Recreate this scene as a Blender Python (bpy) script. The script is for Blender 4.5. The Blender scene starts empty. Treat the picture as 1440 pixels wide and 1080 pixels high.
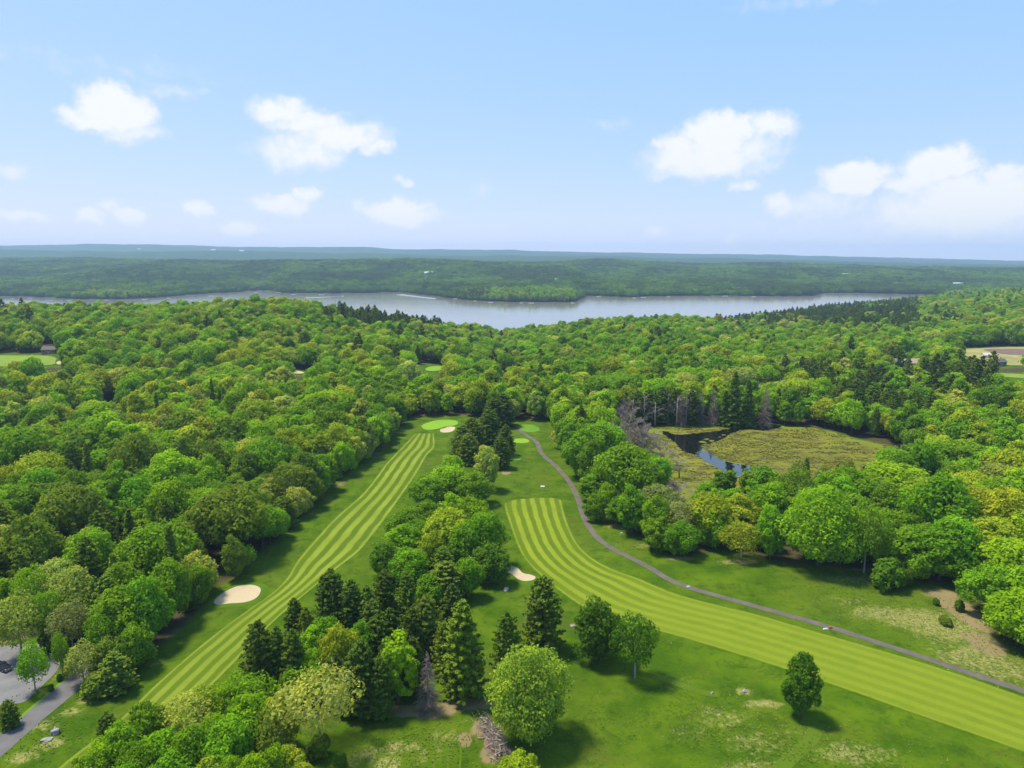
import bpy, bmesh, math, random
import numpy as np
from mathutils import Vector
from mathutils.geometry import delaunay_2d_cdt
R = math.radians
scene = bpy.context.scene
C = scene.collection
rng = np.random.default_rng(7)
random.seed(7)

# ------------------------------------------------------------------ camera model (1440 x 1080 photo pixels)
CAMZ, PITCH, F = 100.0, R(10.07), 980.0
cs, sn = math.cos(PITCH), math.sin(PITCH)
def ray(x, y):
    a, b = (x - 720) / F, (540 - y) / F
    return np.array([a, cs + b * sn, -sn + b * cs])
def proj(X, Y, Z):
    q = CAMZ - Z
    zc = Y * cs + q * sn
    return 720 + F * X / zc, 540 - F * (Y * sn - q * cs) / zc
def depth(X, Y, Z=0):
    return Y * cs + (CAMZ - Z) * sn

# ------------------------------------------------------------------ noise
def _h(ix, iy, s):
    v = np.sin(ix * 127.1 + iy * 311.7 + s * 74.7) * 43758.5453
    return v - np.floor(v)
def vnoise(x, y, s=0):
    xi, yi = np.floor(x), np.floor(y)
    fx, fy = x - xi, y - yi
    fx, fy = fx * fx * (3 - 2 * fx), fy * fy * (3 - 2 * fy)
    a, b = _h(xi, yi, s), _h(xi + 1, yi, s)
    c, d = _h(xi, yi + 1, s), _h(xi + 1, yi + 1, s)
    return (a + (b - a) * fx) * (1 - fy) + (c + (d - c) * fx) * fy
def fbm(x, y, s=0, o=3):
    t, a, n = 0, 0.5, 0
    for k in range(o):
        t = t + a * vnoise(x * 2 ** k, y * 2 ** k, s + k); n += a; a *= .5
    return t / n - .5
def sm(a, b, x):
    t = np.clip((x - a) / (b - a), 0, 1)
    return t * t * (3 - 2 * t)

# ------------------------------------------------------------------ terrain
LAKE = -30.0
def dep_ratio(y):                      # tangent of the angle below the horizon of photo row y (centre column)
    k = (540 - np.asarray(y, float)) / F
    return (sn - k * cs) / (cs + k * sn)
def utab(xs): return (np.asarray(xs, float) - 720) / 984
# canopy skyline against the lake, distance of that ridge, distance of the near shore
SK = [(-150,430,860,1120),(0,428,860,1120),(100,428,860,1120),(250,425,870,1130),(400,420,880,1150),(480,431,900,1170),(560,440,930,1180),
      (650,456,980,1200),(700,468,1020,1190),(760,460,1010,1200),(850,448,1000,1250),(950,445,1030,1300),(1020,449,1150,1400),
      (1100,440,1350,1640),(1180,431,1550,1900),(1280,421,1700,2150),(1360,413,1750,2300),(1440,407,1800,2400),(1600,402,1800,2400)]
sk_u = utab([s[0] for s in SK]); sk_d = np.array([s[2] for s in SK], float); sk_s = np.array([s[3] for s in SK], float)
sk_z = CAMZ - sk_d * dep_ratio([s[1] for s in SK]) - 21.0
WL = [(-200,428),(0,417),(43,417),(100,421),(167,421),(213,419),(283,414),(333,411),(367,408),(393,411),(410,413),(487,413),(560,411),(613,417),
      (653,422),(713,425),(780,425),(806,425),(824,416),(880,418),(960,416),(1027,416),(1093,417),(1142,416),(1154,412),(1193,412),(1267,414),(1330,414),(1600,414)]
wl_u = utab([w[0] for w in WL]); wl_d = (CAMZ - LAKE) / dep_ratio([w[1] for w in WL])
def tab(pts): return utab([p[0] for p in pts]), np.array([p[1] for p in pts], float)
r4 = tab([(-200,112),(0,108),(150,104),(350,84),(560,92),(720,80),(900,86),(1100,62),(1250,48),(1440,34),(1700,30)])
r8 = tab([(-200,225),(0,216),(170,196),(350,205),(520,180),(720,160),(860,150),(1000,128),(1200,96),(1440,50),(1700,45)])
r12 = tab([(-200,340),(0,345),(160,372),(330,330),(480,312),(720,272),(900,228),(1000,214),(1120,168),(1250,150),(1350,120),(1440,92),(1700,80)])
def height(X, Y):
    X = np.asarray(X, float); Y = np.asarray(Y, float)
    Yp = np.maximum(Y, 60.0); u = np.clip(X / Yp, -1.3, 1.3)
    Dr, Ds, Rz = np.interp(u, sk_u, sk_d), np.interp(u, sk_u, sk_s), np.interp(u, sk_u, sk_z)
    Df = np.interp(u, wl_u, wl_d)
    s = sm(400, 1, 0) if False else sm(0, 1, (Yp - 400) / (Dr - 400))
    hn = Rz * s + fbm(X / 170, Y / 150, 3) * 34 * s * (1 - sm(.8, 1, s)) * sm(430, 600, Yp) + fbm(X / 70, Y / 70, 11) * 0.8
    hn = hn * (1 - sm(0, 1, (Yp - Dr) / (Ds - Dr))) + (-34) * sm(0, 1, (Yp - Dr) / (Ds - Dr))
    t = Yp - Df
    hf = -36 + 9 * sm(-25, 35, t) + 18 * sm(20, 350, t) * (.6 + 1.2 * fbm(X / 420, Y / 420, 5))
    z4, z8, z12 = np.interp(u, *r4), np.interp(u, *r8), np.interp(u, *r12)
    d4 = 4700 + 500 * np.sin(u * 7)
    a = sm(0, 1, t / (d4 - Df))
    hf = hf + (z4 + 10) * a + fbm(X / 600, Y / 600, 8) * 45 * sm(150, 900, t)
    hf = hf + (z8 - z4) * sm(6000, 8200, Yp) - 20 * np.exp(-((Yp - 6200) / 800) ** 2) + fbm(X / 1500, Y / 1500, 9) * 30 * sm(5500, 8000, Yp)
    hf = hf + (z12 - z8) * sm(9500, 12000, Yp) - 40 * np.exp(-((Yp - 9600) / 900) ** 2)
    wl = 1 - sm(.535, .62, u)          # no lake beyond the eastern shore
    land = sm(Dr, Dr + 2300, Yp)
    hr = np.where(Yp < Dr, hn, (Rz - 24 * sm(0, 1, (Yp - Dr) / 500)) * (1 - land) + np.maximum(hf, -20) * land)
    hl = np.where(Yp < (Ds + Df) / 2, hn, hf)
    return np.where(Y < 60, fbm(X / 70, Y / 70, 11) * 0.8, hl * wl + hr * (1 - wl))
def H1(x, y): return float(height(x, y))
def P(x, y, dz=0.0):                   # photo pixel -> point where its line of sight first meets the terrain raised by dz
    d = ray(x, y); t = 60.0; pt = t
    while t < 15000:
        p = d * t
        if CAMZ + p[2] < H1(p[0], p[1]) + dz:
            lo, hi = pt, t
            for _ in range(30):
                m = (lo + hi) / 2; q = d * m
                if CAMZ + q[2] < H1(q[0], q[1]) + dz: hi = m
                else: lo = m
            q = d * hi
            return float(q[0]), float(q[1]), float(CAMZ + q[2] - dz)
        pt = t; t *= 1.02
    q = d * 14000
    return float(q[0]), float(q[1]), H1(q[0], q[1])

# ------------------------------------------------------------------ scene helpers
def tag(o, label=None, cat=None, group=None, kind=None):
    if label: o['label'] = label
    if cat: o['category'] = cat
    if group: o['group'] = group
    if kind: o['kind'] = kind
    return o
def link(name, me, parent=None):
    o = bpy.data.objects.new(name, me); C.objects.link(o)
    if parent: o.parent = parent
    return o
def empty(name, loc, rz=0.0):
    o = bpy.data.objects.new(name, None); C.objects.link(o)
    o.empty_display_size = .5; o.location = loc; o.rotation_euler = (0, 0, rz)
    return o
def mesh(name, V, Fc, mats, mi=None, attrs=None, smooth=False):
    me = bpy.data.meshes.new(name)
    V = np.asarray(V, np.float32)
    if isinstance(Fc, np.ndarray):
        n, k = Fc.shape
        me.vertices.add(len(V)); me.vertices.foreach_set('co', V.ravel())
        me.loops.add(n * k); me.loops.foreach_set('vertex_index', Fc.astype(np.int32).ravel())
        me.polygons.add(n); me.polygons.foreach_set('loop_start', np.arange(0, n * k, k, dtype=np.int32))
        me.update(calc_edges=True)
    else:
        me.from_pydata(V.tolist(), [], Fc); me.update()
    for m in (mats if isinstance(mats, (list, tuple)) else [mats]): me.materials.append(m)
    if mi is not None: me.polygons.foreach_set('material_index', np.asarray(mi, np.int32))
    for k, a in (attrs or {}).items():
        at = me.attributes.new(k, 'FLOAT', 'POINT'); at.data.foreach_set('value', np.asarray(a, np.float32))
    if smooth: me.polygons.foreach_set('use_smooth', np.ones(len(me.polygons), bool))
    me.validate(); me.update()
    return me
class MB:                                # collects boxes, tubes, lumps; builds one mesh
    def __init__(s): s.V, s.F, s.M = [], [], []
    def add(s, V, Fc, m=0):
        o = len(s.V); s.V += [tuple(v) for v in V]; s.F += [tuple(i + o for i in f) for f in Fc]; s.M += [m] * len(Fc)
    def box(s, c, d, m=0, rz=0, taper=1.0):
        x, y, z = (k / 2 for k in d); V = []
        for k, t in ((-z, 1), (z, taper)):
            for a, b in ((-x, -y), (x, -y), (x, y), (-x, y)):
                a, b = a * t, b * t
                V.append((c[0] + a * math.cos(rz) - b * math.sin(rz), c[1] + a * math.sin(rz) + b * math.cos(rz), c[2] + k))
        s.add(V, [(3, 2, 1, 0), (4, 5, 6, 7), (0, 1, 5, 4), (1, 2, 6, 5), (2, 3, 7, 6), (3, 0, 4, 7)], m)
    def tube(s, pts, rad, n=6, m=0, cap=True):
        pts = [Vector(p) for p in pts]; V = []; Fc = []
        for i, p in enumerate(pts):
            d = (pts[min(i + 1, len(pts) - 1)] - pts[max(i - 1, 0)]).normalized()
            a = d.cross(Vector((0, 0, 1)) if abs(d.z) < .9 else Vector((1, 0, 0))).normalized(); b = d.cross(a)
            for k in range(n):
                t = 2 * math.pi * k / n
                V.append(p + (a * math.cos(t) + b * math.sin(t)) * rad[i])
        for i in range(len(pts) - 1):
            for k in range(n):
                Fc.append((i * n + k, i * n + (k + 1) % n, (i + 1) * n + (k + 1) % n, (i + 1) * n + k))
        if cap: Fc += [tuple(range(n - 1, -1, -1)), tuple(range((len(pts) - 1) * n, len(pts) * n))]
        s.add(V, Fc, m)
    def lump(s, c, r, seed=0, rough=.25, sub=2, m=0):
        bm = bmesh.new(); bmesh.ops.create_icosphere(bm, subdivisions=sub, radius=1)
        rr = random.Random(seed); ph = [rr.uniform(0, 6) for _ in range(6)]
        V = []
        for v in bm.verts:
            p = v.co; k = 1 + rough * (math.sin(2.1 * p.x + ph[0]) * math.cos(2.7 * p.y + ph[1]) + .6 * math.sin(4.3 * p.z + ph[2] + 3 * p.x) + .35 * math.sin(7 * p.y + ph[3]))
            V.append((c[0] + p.x * r[0] * k, c[1] + p.y * r[1] * k, c[2] + p.z * r[2] * k))
        s.add(V, [tuple(v.index for v in f.verts) for f in bm.faces], m); bm.free()
    def build(s, name, mats, parent=None, smooth=False):
        return link(name, mesh(name, s.V, s.F, mats, s.M, smooth=smooth), parent)

# ------------------------------------------------------------------ node helpers
class N:
    def __init__(s, nt): s.nt = nt; nt.nodes.clear()
    def new(s, t, **kw):
        n = s.nt.nodes.new(t)
        for k, v in kw.items(): setattr(n, k, v)
        return n
    def set(s, sock, v):
        if isinstance(v, bpy.types.NodeSocket): s.nt.links.new(v, sock)
        elif v is not None:
            if hasattr(sock.default_value, '__len__') and len(sock.default_value) == 4 and len(v) == 3: v = (*v, 1)
            sock.default_value = v
    def math(s, op, a, b=None, c=None, clamp=False):
        n = s.new('ShaderNodeMath', operation=op, use_clamp=clamp)
        for i, v in enumerate((a, b, c)):
            if v is not None: s.set(n.inputs[i], v)
        return n.outputs[0]
    def vmath(s, op, a, b=None):
        n = s.new('ShaderNodeVectorMath', operation=op); s.set(n.inputs[0], a)
        if b is not None: s.set(n.inputs[1], b)
        return n.outputs['Value'] if op in ('LENGTH', 'DOT_PRODUCT') else n.outputs[0]
    def mix(s, f, a, b, mode='MIX'):
        n = s.new('ShaderNodeMix', data_type='RGBA', blend_type=mode); n.clamp_factor = True
        s.set(n.inputs[0], f); s.set(n.inputs[6], a); s.set(n.inputs[7], b)
        return n.outputs[2]
    def noise(s, vec, scale, detail=3, rough=.55, dist=0, dim='3D'):
        n = s.new('ShaderNodeTexNoise', noise_dimensions=dim); s.set(n.inputs['Vector'], vec)
        n.inputs['Scale'].default_value = scale; n.inputs['Detail'].default_value = detail
        n.inputs['Roughness'].default_value = rough; n.inputs['Distortion'].default_value = dist
        return n.outputs[0]
    def ramp(s, f, a, b):
        n = s.new('ShaderNodeMapRange', interpolation_type='SMOOTHSTEP'); s.set(n.inputs[0], f)
        n.inputs[1].default_value, n.inputs[2].default_value = a, b
        return n.outputs[0]
    def attr(s, name, kind='GEOMETRY', out='Fac'):
        n = s.new('ShaderNodeAttribute', attribute_name=name, attribute_type=kind); return n.outputs[out]
    def pos(s): return s.new('ShaderNodeNewGeometry').outputs['Position']
    def bsdf(s, col, rough=.8, spec=.2, bump=None, bstr=.5, bdist=.1, metal=0):
        n = s.new('ShaderNodeBsdfPrincipled'); s.set(n.inputs['Base Color'], col); s.set(n.inputs['Roughness'], rough)
        n.inputs['Specular IOR Level'].default_value = spec; n.inputs['Metallic'].default_value = metal
        if bump is not None:
            b = s.new('ShaderNodeBump'); b.inputs['Strength'].default_value = bstr; b.inputs['Distance'].default_value = bdist
            s.set(b.inputs['Height'], bump); s.set(n.inputs['Normal'], b.outputs[0])
        return n.outputs[0]
    def out(s, sh, vol=None):
        n = s.new('ShaderNodeOutputMaterial')
        if sh is not None: s.set(n.inputs[0], sh)
        if vol is not None: s.set(n.inputs[1], vol)
def mat(name):
    m = bpy.data.materials.new(name); m.use_nodes = True
    return m, N(m.node_tree)
def plain(name, col, rough=.6, spec=.3, var=.15, scale=3.0, metal=0):
    m, n = mat(name)
    f = n.noise(n.pos(), scale, 4)
    n.out(n.bsdf(n.mix(f, tuple(c * (1 - var * 1.6) for c in col), tuple(min(1, c * (1 + var * 1.6)) for c in col)), rough, spec, metal=metal))
    return m

# ------------------------------------------------------------------ materials
def leaf_mat(name, inst=False, conifer=False):
    m, n = mat(name)
    if inst: col = n.attr('tint', 'INSTANCER', 'Color')
    else: col = n.new('ShaderNodeObjectInfo').outputs['Color']
    cl = n.attr('clump')
    isl = n.new('ShaderNodeNewGeometry').outputs['Random Per Island']
    v = n.math('ADD', n.math('MULTIPLY_ADD', cl, .42, .92), n.math('MULTIPLY', isl, .24))
    col2 = n.mix(1.0, col, n.new('ShaderNodeCombineColor').outputs[0], 'MIX') if False else None
    sc = n.new('ShaderNodeVectorMath', operation='SCALE'); n.set(sc.inputs[0], col); n.set(sc.inputs['Scale'], v)
    warm = n.vmath('MULTIPLY', sc.outputs[0], (1.16, 1.06, .8))
    base = n.mix(n.ramp(cl, .45, 1.0), sc.outputs[0], warm)
    b = n.bsdf(base, .7, .04)
    t = n.new('ShaderNodeBsdfTranslucent'); n.set(t.inputs[0], n.vmath('MULTIPLY', base, (1.15, 1.15, .55)))
    ms = n.new('ShaderNodeMixShader'); ms.inputs[0].default_value = .26 if conifer else .42
    n.set(ms.inputs[1], b); n.set(ms.inputs[2], t.outputs[0]); n.out(ms.outputs[0])
    return m
LEAF, LEAFI = leaf_mat('leaves'), leaf_mat('forest leaves', True)
NEED, NEEDI = leaf_mat('needles', False, True), leaf_mat('forest needles', True, True)
BARK = plain('bark', (.11, .085, .065), .9, .1, .3, 2)
PALEBARK = plain('pale bark', (.36, .32, .26), .85, .15, .25, 2)
GREYTWIG = plain('grey twigs', (.25, .205, .16), .9, .1, .3, 1.5)
BROWNTWIG = plain('brown twigs', (.24, .175, .14), .9, .1, .3, 1.5)
SANDM = None

def grass_mat():
    m, n = mat('ground')
    p = n.pos()
    big = n.noise(p, .012, 4); mid = n.noise(p, .09, 5, .6); fine = n.noise(p, 1.1, 4, .65); tuft = n.noise(p, .35, 5, .7, .4)
    g = n.mix(n.ramp(mid, .32, .68), (.038, .088, .002), (.088, .146, .004))
    g = n.mix(n.math('MULTIPLY', n.ramp(big, .42, .66), .6), g, (.095, .135, .010))
    olive = n.noise(p, .045, 5, .65, .6); g = n.mix(n.math('MULTIPLY', n.ramp(olive, .52, .7), .6), g, (.085, .092, .012))
    g = n.mix(n.math('MULTIPLY', n.ramp(fine, .45, .75), .35), g, (.095, .145, .008))
    g = n.mix(n.math('MULTIPLY', n.ramp(tuft, .3, .5), -1.0), g, g) if False else g
    pat = n.noise(p, .2, 5, .7, .8); g = n.mix(n.math('MULTIPLY', n.ramp(pat, .5, .66), .55), g, (.024, .058, .003))
    pl = n.noise(p, .14, 5, .7, .5); g = n.mix(n.math('MULTIPLY', n.ramp(pl, .56, .7), .5), g, (.11, .14, .012))
    dk = n.math('MULTIPLY', n.ramp(tuft, .54, .7), .5)
    g = n.mix(dk, g, (.02, .065, .006))
    dry = n.attr('dry'); soil = n.attr('soil'); wood = n.attr('wood'); far = n.attr('far')
    dcol = n.mix(n.ramp(fine, .35, .7), (.17, .18, .03), (.34, .30, .11))
    spk = n.noise(p, .75, 5, .75)
    g = n.mix(n.math('MULTIPLY', n.ramp(n.math('MULTIPLY_ADD', dry, .5, n.math('ADD', n.math('MULTIPLY', tuft, .6), n.math('MULTIPLY', spk, .9))), .94, 1.24), .85), g, dcol)
    scol = n.mix(mid, (.16, .12, .055), (.29, .23, .10))
    scol = n.mix(n.math('MULTIPLY', n.ramp(fine, .5, .8), .5), scol, (.12, .12, .03))
    g = n.mix(n.ramp(n.math('MULTIPLY_ADD', soil, .8, n.math('MULTIPLY', tuft, .6)), .55, .8), g, scol)
    wcol = n.mix(n.ramp(tuft, .4, .65), (.075, .05, .03), (.055, .07, .018))
    g = n.mix(wood, g, wcol)
    fn = n.noise(p, .02, 6, .7)
    g = n.mix(far, g, n.mix(n.ramp(fn, .35, .65), (.02, .045, .010), (.045, .08, .016)))
    n.out(n.bsdf(g, .95, .03, n.math('ADD', fine, n.math('MULTIPLY', tuft, 1.5)), .6, .5))
    return m
GROUND = grass_mat()

def turf_mat(name, a, b=None, pairs=0):
    m, n = mat(name); p = n.pos()
    f = n.noise(p, 1.6, 5, .65); md = n.noise(p, .12, 4, .6)
    if pairs:
        uv = n.new('ShaderNodeUVMap').outputs[0]
        sp = n.new('ShaderNodeSeparateXYZ'); n.set(sp.inputs[0], uv)
        wob = n.math('MULTIPLY', n.math('SUBTRACT', n.noise(p, .09, 4), .5), .34)
        ph = n.math('FRACT', n.math('ADD', n.math('MULTIPLY_ADD', sp.outputs[0], pairs, .02), wob))
        tri = n.math('ABSOLUTE', n.math('MULTIPLY_ADD', ph, 2, -1))
        st = n.math('MULTIPLY_ADD', n.ramp(tri, .3, .7), n.math('MULTIPLY_ADD', n.ramp(n.noise(p, .06, 4, .6), .3, .7), .45, .6), 0)
        # the mown bands fade where the blades lie evenly towards the hole's near end
        fade = n.ramp(sp.outputs[1], .24, .56) if pairs == 6 else n.math('MULTIPLY', n.ramp(sp.outputs[1], .4, 1), .25)
        st = n.math('ADD', n.math('MULTIPLY', st, n.math('MULTIPLY_ADD', fade, -.68, 1)), n.math('MULTIPLY', fade, .42))
        base = n.mix(st, b, a)
        edge = n.math('MINIMUM', sp.outputs[0], n.math('SUBTRACT', 1, sp.outputs[0]))
    else:
        base = n.mix(n.ramp(md, .3, .7), b or tuple(c * .8 for c in a), a)
    if pairs: base = n.mix(n.ramp(n.math('ADD', edge, n.math('MULTIPLY', n.math('SUBTRACT', n.noise(p, .5, 4, .7), .5), .05)), -.004, .03), (.085, .14, .006), base)
    base = n.mix(n.math('MULTIPLY', n.ramp(f, .45, .8), .4), base, n.vmath('MULTIPLY', base, (.62, .75, .6)))
    base = n.mix(n.math('MULTIPLY', n.ramp(md, .48, .72), .6), base, n.vmath('MULTIPLY', base, (.78, .86, .8)))
    fl = n.noise(p, .45, 4, .7)
    base = n.mix(n.math('MULTIPLY', n.ramp(fl, .6, .75), .35), base, n.vmath('MULTIPLY', base, (1.25, 1.1, 1.5)))
    n.out(n.bsdf(base, .95, .03, f, .35, .06))
    return m
FAIR1 = turf_mat('fairway turf', (.215, .26, .026), (.080, .128, .007), 4)
FAIR2 = turf_mat('wide fairway turf', (.21, .255, .018), (.096, .142, .008), 6)
GREENM = turf_mat('putting turf', (.20, .34, .03), (.17, .31, .025))
COLLAR = turf_mat('collar turf', (.085, .155, .008), (.06, .125, .006))
TEEM = turf_mat('tee turf', (.13, .25, .022), (.10, .21, .018))
FIELD = turf_mat('field turf', (.21, .28, .04), (.15, .23, .03))
SANDM = plain('bunker sand', (.46, .36, .215), .95, .1, .05, 1.2)
def road_mat(name, a, b):
    m, n = mat(name); p = n.pos()
    f = n.noise(p, 3.5, 5, .7); g = n.noise(p, .25, 4)
    c = n.mix(n.ramp(g, .3, .7), a, b); c = n.mix(n.math('MULTIPLY', n.ramp(f, .5, .8), .35), c, tuple(k * 1.35 for k in b))
    n.out(n.bsdf(c, .9, .2, f, .3, .03)); return m
ASPH = road_mat('road asphalt', (.115, .107, .10), (.145, .135, .125))
PATHM = road_mat('cart path asphalt', (.098, .084, .062), (.135, .115, .086))
LOTM = road_mat('gravel lot', (.15, .145, .14), (.195, .185, .172))
SOILM = road_mat('ploughed soil', (.13, .085, .07), (.17, .11, .09))
def marsh_mat():
    m, n = mat('marsh sedge'); p = n.pos()
    st = n.noise(n.vmath('MULTIPLY', p, (.5, 1.3, 1)), .22, 6, .72, .6); big = n.noise(p, .025, 4); fine = n.noise(p, 1.3, 4, .7)
    c = n.mix(n.ramp(big, .35, .65), (.15, .155, .015), (.20, .195, .018))
    c = n.mix(n.ramp(st, .46, .60), c, (.075, .068, .026))
    c = n.mix(n.math('MULTIPLY', n.ramp(fine, .5, .75), .5), c, (.26, .225, .04))
    e = n.attr('edge')
    c = n.mix(n.math('MULTIPLY', e, n.ramp(st, .3, .6)), c, (.17, .21, .02))
    n.out(n.bsdf(c, .95, .05, n.math('ADD', st, fine), .9, .6)); return m
MARSH = marsh_mat()
def water_mat(name, base, rough, sx, sy, bstr, ior=1.9):
    m, n = mat(name); p = n.pos()
    w = n.noise(n.vmath('MULTIPLY', p, (sx, sy, 1)), 1.0, 4, .6)
    big = n.noise(n.vmath('MULTIPLY', p, (.0015, .005, 1)), 1, 3)
    b = n.bsdf(base, n.math('MULTIPLY_ADD', big, rough, rough * .5), .5, w, bstr, .25)
    b.node.inputs['IOR'].default_value = ior
    if ior > 3: b.node.inputs['Specular Tint'].default_value = (1, .92, .8, 1)
    n.out(b); return m
LAKEM = water_mat('lake water', (.21, .185, .14), .10, .12, .35, .2, 2.6)
PONDM = water_mat('pond water', (.006, .007, .006), .03, .4, .6, .012, 3.6)

# ------------------------------------------------------------------ outlines drawn in photo pixels, laid on the terrain
def tr(pts, s, ox, oy): return [(x / s + ox, y / s + oy) for x, y in pts]
def ground_pts(px): return np.array([P(x, y)[:2] for x, y in px])
def spline(pts, n, closed=False):
    pts = np.asarray(pts, float); k = len(pts); out = []
    segs = k if closed else k - 1
    for i in range(segs):
        g = lambda j: pts[j % k] if closed else pts[min(max(j, 0), k - 1)]
        a, b, c, d = g(i - 1), g(i), g(i + 1), g(i + 2)
        for t in np.linspace(0, 1, n, endpoint=False):
            out.append(.5 * (2 * b + (c - a) * t + (2 * a - 5 * b + 4 * c - d) * t * t + (3 * b - a - 3 * c + d) * t ** 3))
    if not closed: out.append(pts[-1])
    return np.array(out)
def resample(pts, n):
    d = np.r_[0, np.cumsum(np.linalg.norm(np.diff(pts, axis=0), axis=1))]
    s = np.linspace(0, d[-1], n)
    return np.c_[np.interp(s, d, pts[:, 0]), np.interp(s, d, pts[:, 1])]
def inside(poly, X, Y):
    r = np.zeros(np.shape(X), bool); n = len(poly); j = n - 1
    for i in range(n):
        xi, yi = poly[i]; xj, yj = poly[j]
        c = ((yi > Y) != (yj > Y))
        with np.errstate(divide='ignore', invalid='ignore'):
            r ^= c & (X < (xj - xi) * (Y - yi) / (yj - yi + 1e-12) + xi)
        j = i
    return r
def edge_dist(poly, X, Y, closed=True):
    best = np.full(np.shape(X), 1e9); n = len(poly)
    for i in range(n if closed else n - 1):
        a, b = poly[i], poly[(i + 1) % n]; d = b - a; L = max((d ** 2).sum(), 1e-9)
        t = np.clip(((X - a[0]) * d[0] + (Y - a[1]) * d[1]) / L, 0, 1)
        best = np.minimum(best, np.hypot(X - a[0] - t * d[0], Y - a[1] - t * d[1]))
    return best
def sheet(name, poly, m, off, step=2.0, bowl=0.0, attr_edge=None, jag=0.0):
    poly = np.asarray(poly)
    if jag: poly = poly + np.c_[fbm(poly[:, 0] * .7, poly[:, 1] * .7, 31), fbm(poly[:, 0] * .7, poly[:, 1] * .7, 47)] * jag
    lo, hi = poly.min(0), poly.max(0)
    gx, gy = np.meshgrid(np.arange(lo[0], hi[0], step), np.arange(lo[1], hi[1], step))
    gx, gy = gx.ravel(), gy.ravel()
    ok = inside(poly, gx, gy); gx, gy = gx[ok], gy[ok]
    ok = edge_dist(poly, gx, gy) > step * .35; gx, gy = gx[ok], gy[ok]
    pts = [Vector(p) for p in poly] + [Vector((a, b)) for a, b in zip(gx, gy)]
    n = len(poly)
    v, e, f, *_ = delaunay_2d_cdt(pts, [], [list(range(n))], 1, 1e-5)
    xy = np.array([[a.x, a.y] for a in v])
    ed = edge_dist(poly, xy[:, 0], xy[:, 1])
    z = height(xy[:, 0], xy[:, 1]) + off - bowl * sm(0, 2.5, ed)
    if bowl: z = z + bowl * .9
    at = {'edge': 1 - sm(2, 16, ed)} if attr_edge else None
    me = mesh(name, np.c_[xy, z], [tuple(k) for k in f], m, attrs=at, smooth=True)
    return link(name, me)
def strip(name, Lp, Rp, m, off, rows=200, cols=24, bow=0.0):
    L, Rr = resample(spline(Lp, 12), rows), resample(spline(Rp, 12), rows)
    u = np.linspace(0, 1, cols + 1); V = []; UV = []
    dirv = ((L[0] + Rr[0]) - (L[3] + Rr[3])); dirv /= np.linalg.norm(dirv)
    for i in range(rows):
        t = i / (rows - 1)
        for k in u:
            p = L[i] * (1 - k) + Rr[i] * k + dirv * bow * (1 - (2 * k - 1) ** 4) * max(0, 1 - t * 14)
            V.append(p); UV.append((k, t))
    V = np.array(V); z = height(V[:, 0], V[:, 1]) + off
    w = cols + 1; i, k = np.meshgrid(np.arange(rows - 1), np.arange(cols), indexing='ij')
    a = (i * w + k).ravel(); Fc = np.c_[a, a + 1, a + 1 + w, a + w][:, ::-1]
    me = mesh(name, np.c_[V, z], Fc, m, smooth=True)
    ul = me.uv_layers.new(name='UVMap'); idx = np.empty(len(me.loops), np.int32); me.loops.foreach_get('vertex_index', idx)
    ul.data.foreach_set('uv', np.array(UV, np.float32)[idx].ravel())
    o = link(name, me); return o, np.r_[L, Rr[::-1]]
def ribbon(name, px, width, m, off):
    c = resample(spline(ground_pts(px), 14), 220)
    d = np.gradient(c, axis=0); d /= np.linalg.norm(d, axis=1)[:, None]; nr = np.c_[-d[:, 1], d[:, 0]]
    w = width / 2 * (1 + .10 * fbm(c[:, 0] / 4, c[:, 1] / 4, 2))[:, None]
    cols = 4; V = np.concatenate([c + nr * w * (k / cols * 2 - 1) for k in range(cols + 1)])
    z = height(V[:, 0], V[:, 1]) + off; n = len(c)
    Fc = np.concatenate([np.c_[np.arange(n - 1) + k * n, np.arange(n - 1) + k * n + 1, np.arange(n - 1) + (k + 1) * n + 1, np.arange(n - 1) + (k + 1) * n] for k in range(cols)])[:, ::-1]
    return link(name, mesh(name, np.c_[V, z], Fc, m, smooth=True)), np.r_[c + nr * w, (c - nr * w)[::-1]]

F1L = [(40,1115),(95,1069),(167,1013),(222,960),(287,904),(340,864),(384,833),(404,812),(420,786),(449,752),(473,727),(513,691),(544,651),(568,626),(584,610)]
F1R = [(170,1115),(205,1060),(252,1008),(298,964),(329,933),(393,867),(471,802),(502,778),(518,760),(542,729),(564,698),(584,669),(600,641),(611,628),(610,610)]
o, fw1 = strip('fairway', ground_pts(F1L[::-1]), ground_pts(F1R[::-1]), FAIR1, .05, 220, 24, .5); tag(o, 'narrow mown fairway with eight light and dark stripes running to the putting green', None, None, 'structure')
F2L = [(709,709),(711,720),(716,735),(723,755),(732,777),(747,797),(769,817),(800,841),(830,858),(890,878),(960,897),(1030,918),(1103,941),(1190,970),(1280,1002),(1440,1058),(1620,1125)]
F2R = [(790,704),(793,718),(799,737),(806,753),(816,769),(835,786),(863,801),(897,813),(925,825),(960,838),(1010,851),(1060,863),(1140,886),(1227,911),(1327,941),(1440,980),(1620,1045)]
o, fw2 = strip('fairway', ground_pts(F2L), ground_pts(F2R), FAIR2, .05, 260, 30, 5.0); tag(o, 'broad curving fairway striped light and dark beside the cart path', None, None, 'structure')
PATH = [(722,596),(728,603),(742,613),(755,622),(759,633),(767,643),(781,655),(800,677),(813,702),(822,729),(840,756),(862,772),(880,781),(913,798),(957,822),(1060,852),(1160,880),(1260,912),(1360,945),(1440,972),(1640,1040)]
o, path_poly = ribbon('path', PATH, 2.45, PATHM, .045); tag(o, 'narrow asphalt cart path curving past the wide fairway', None, None, 'structure')
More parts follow.
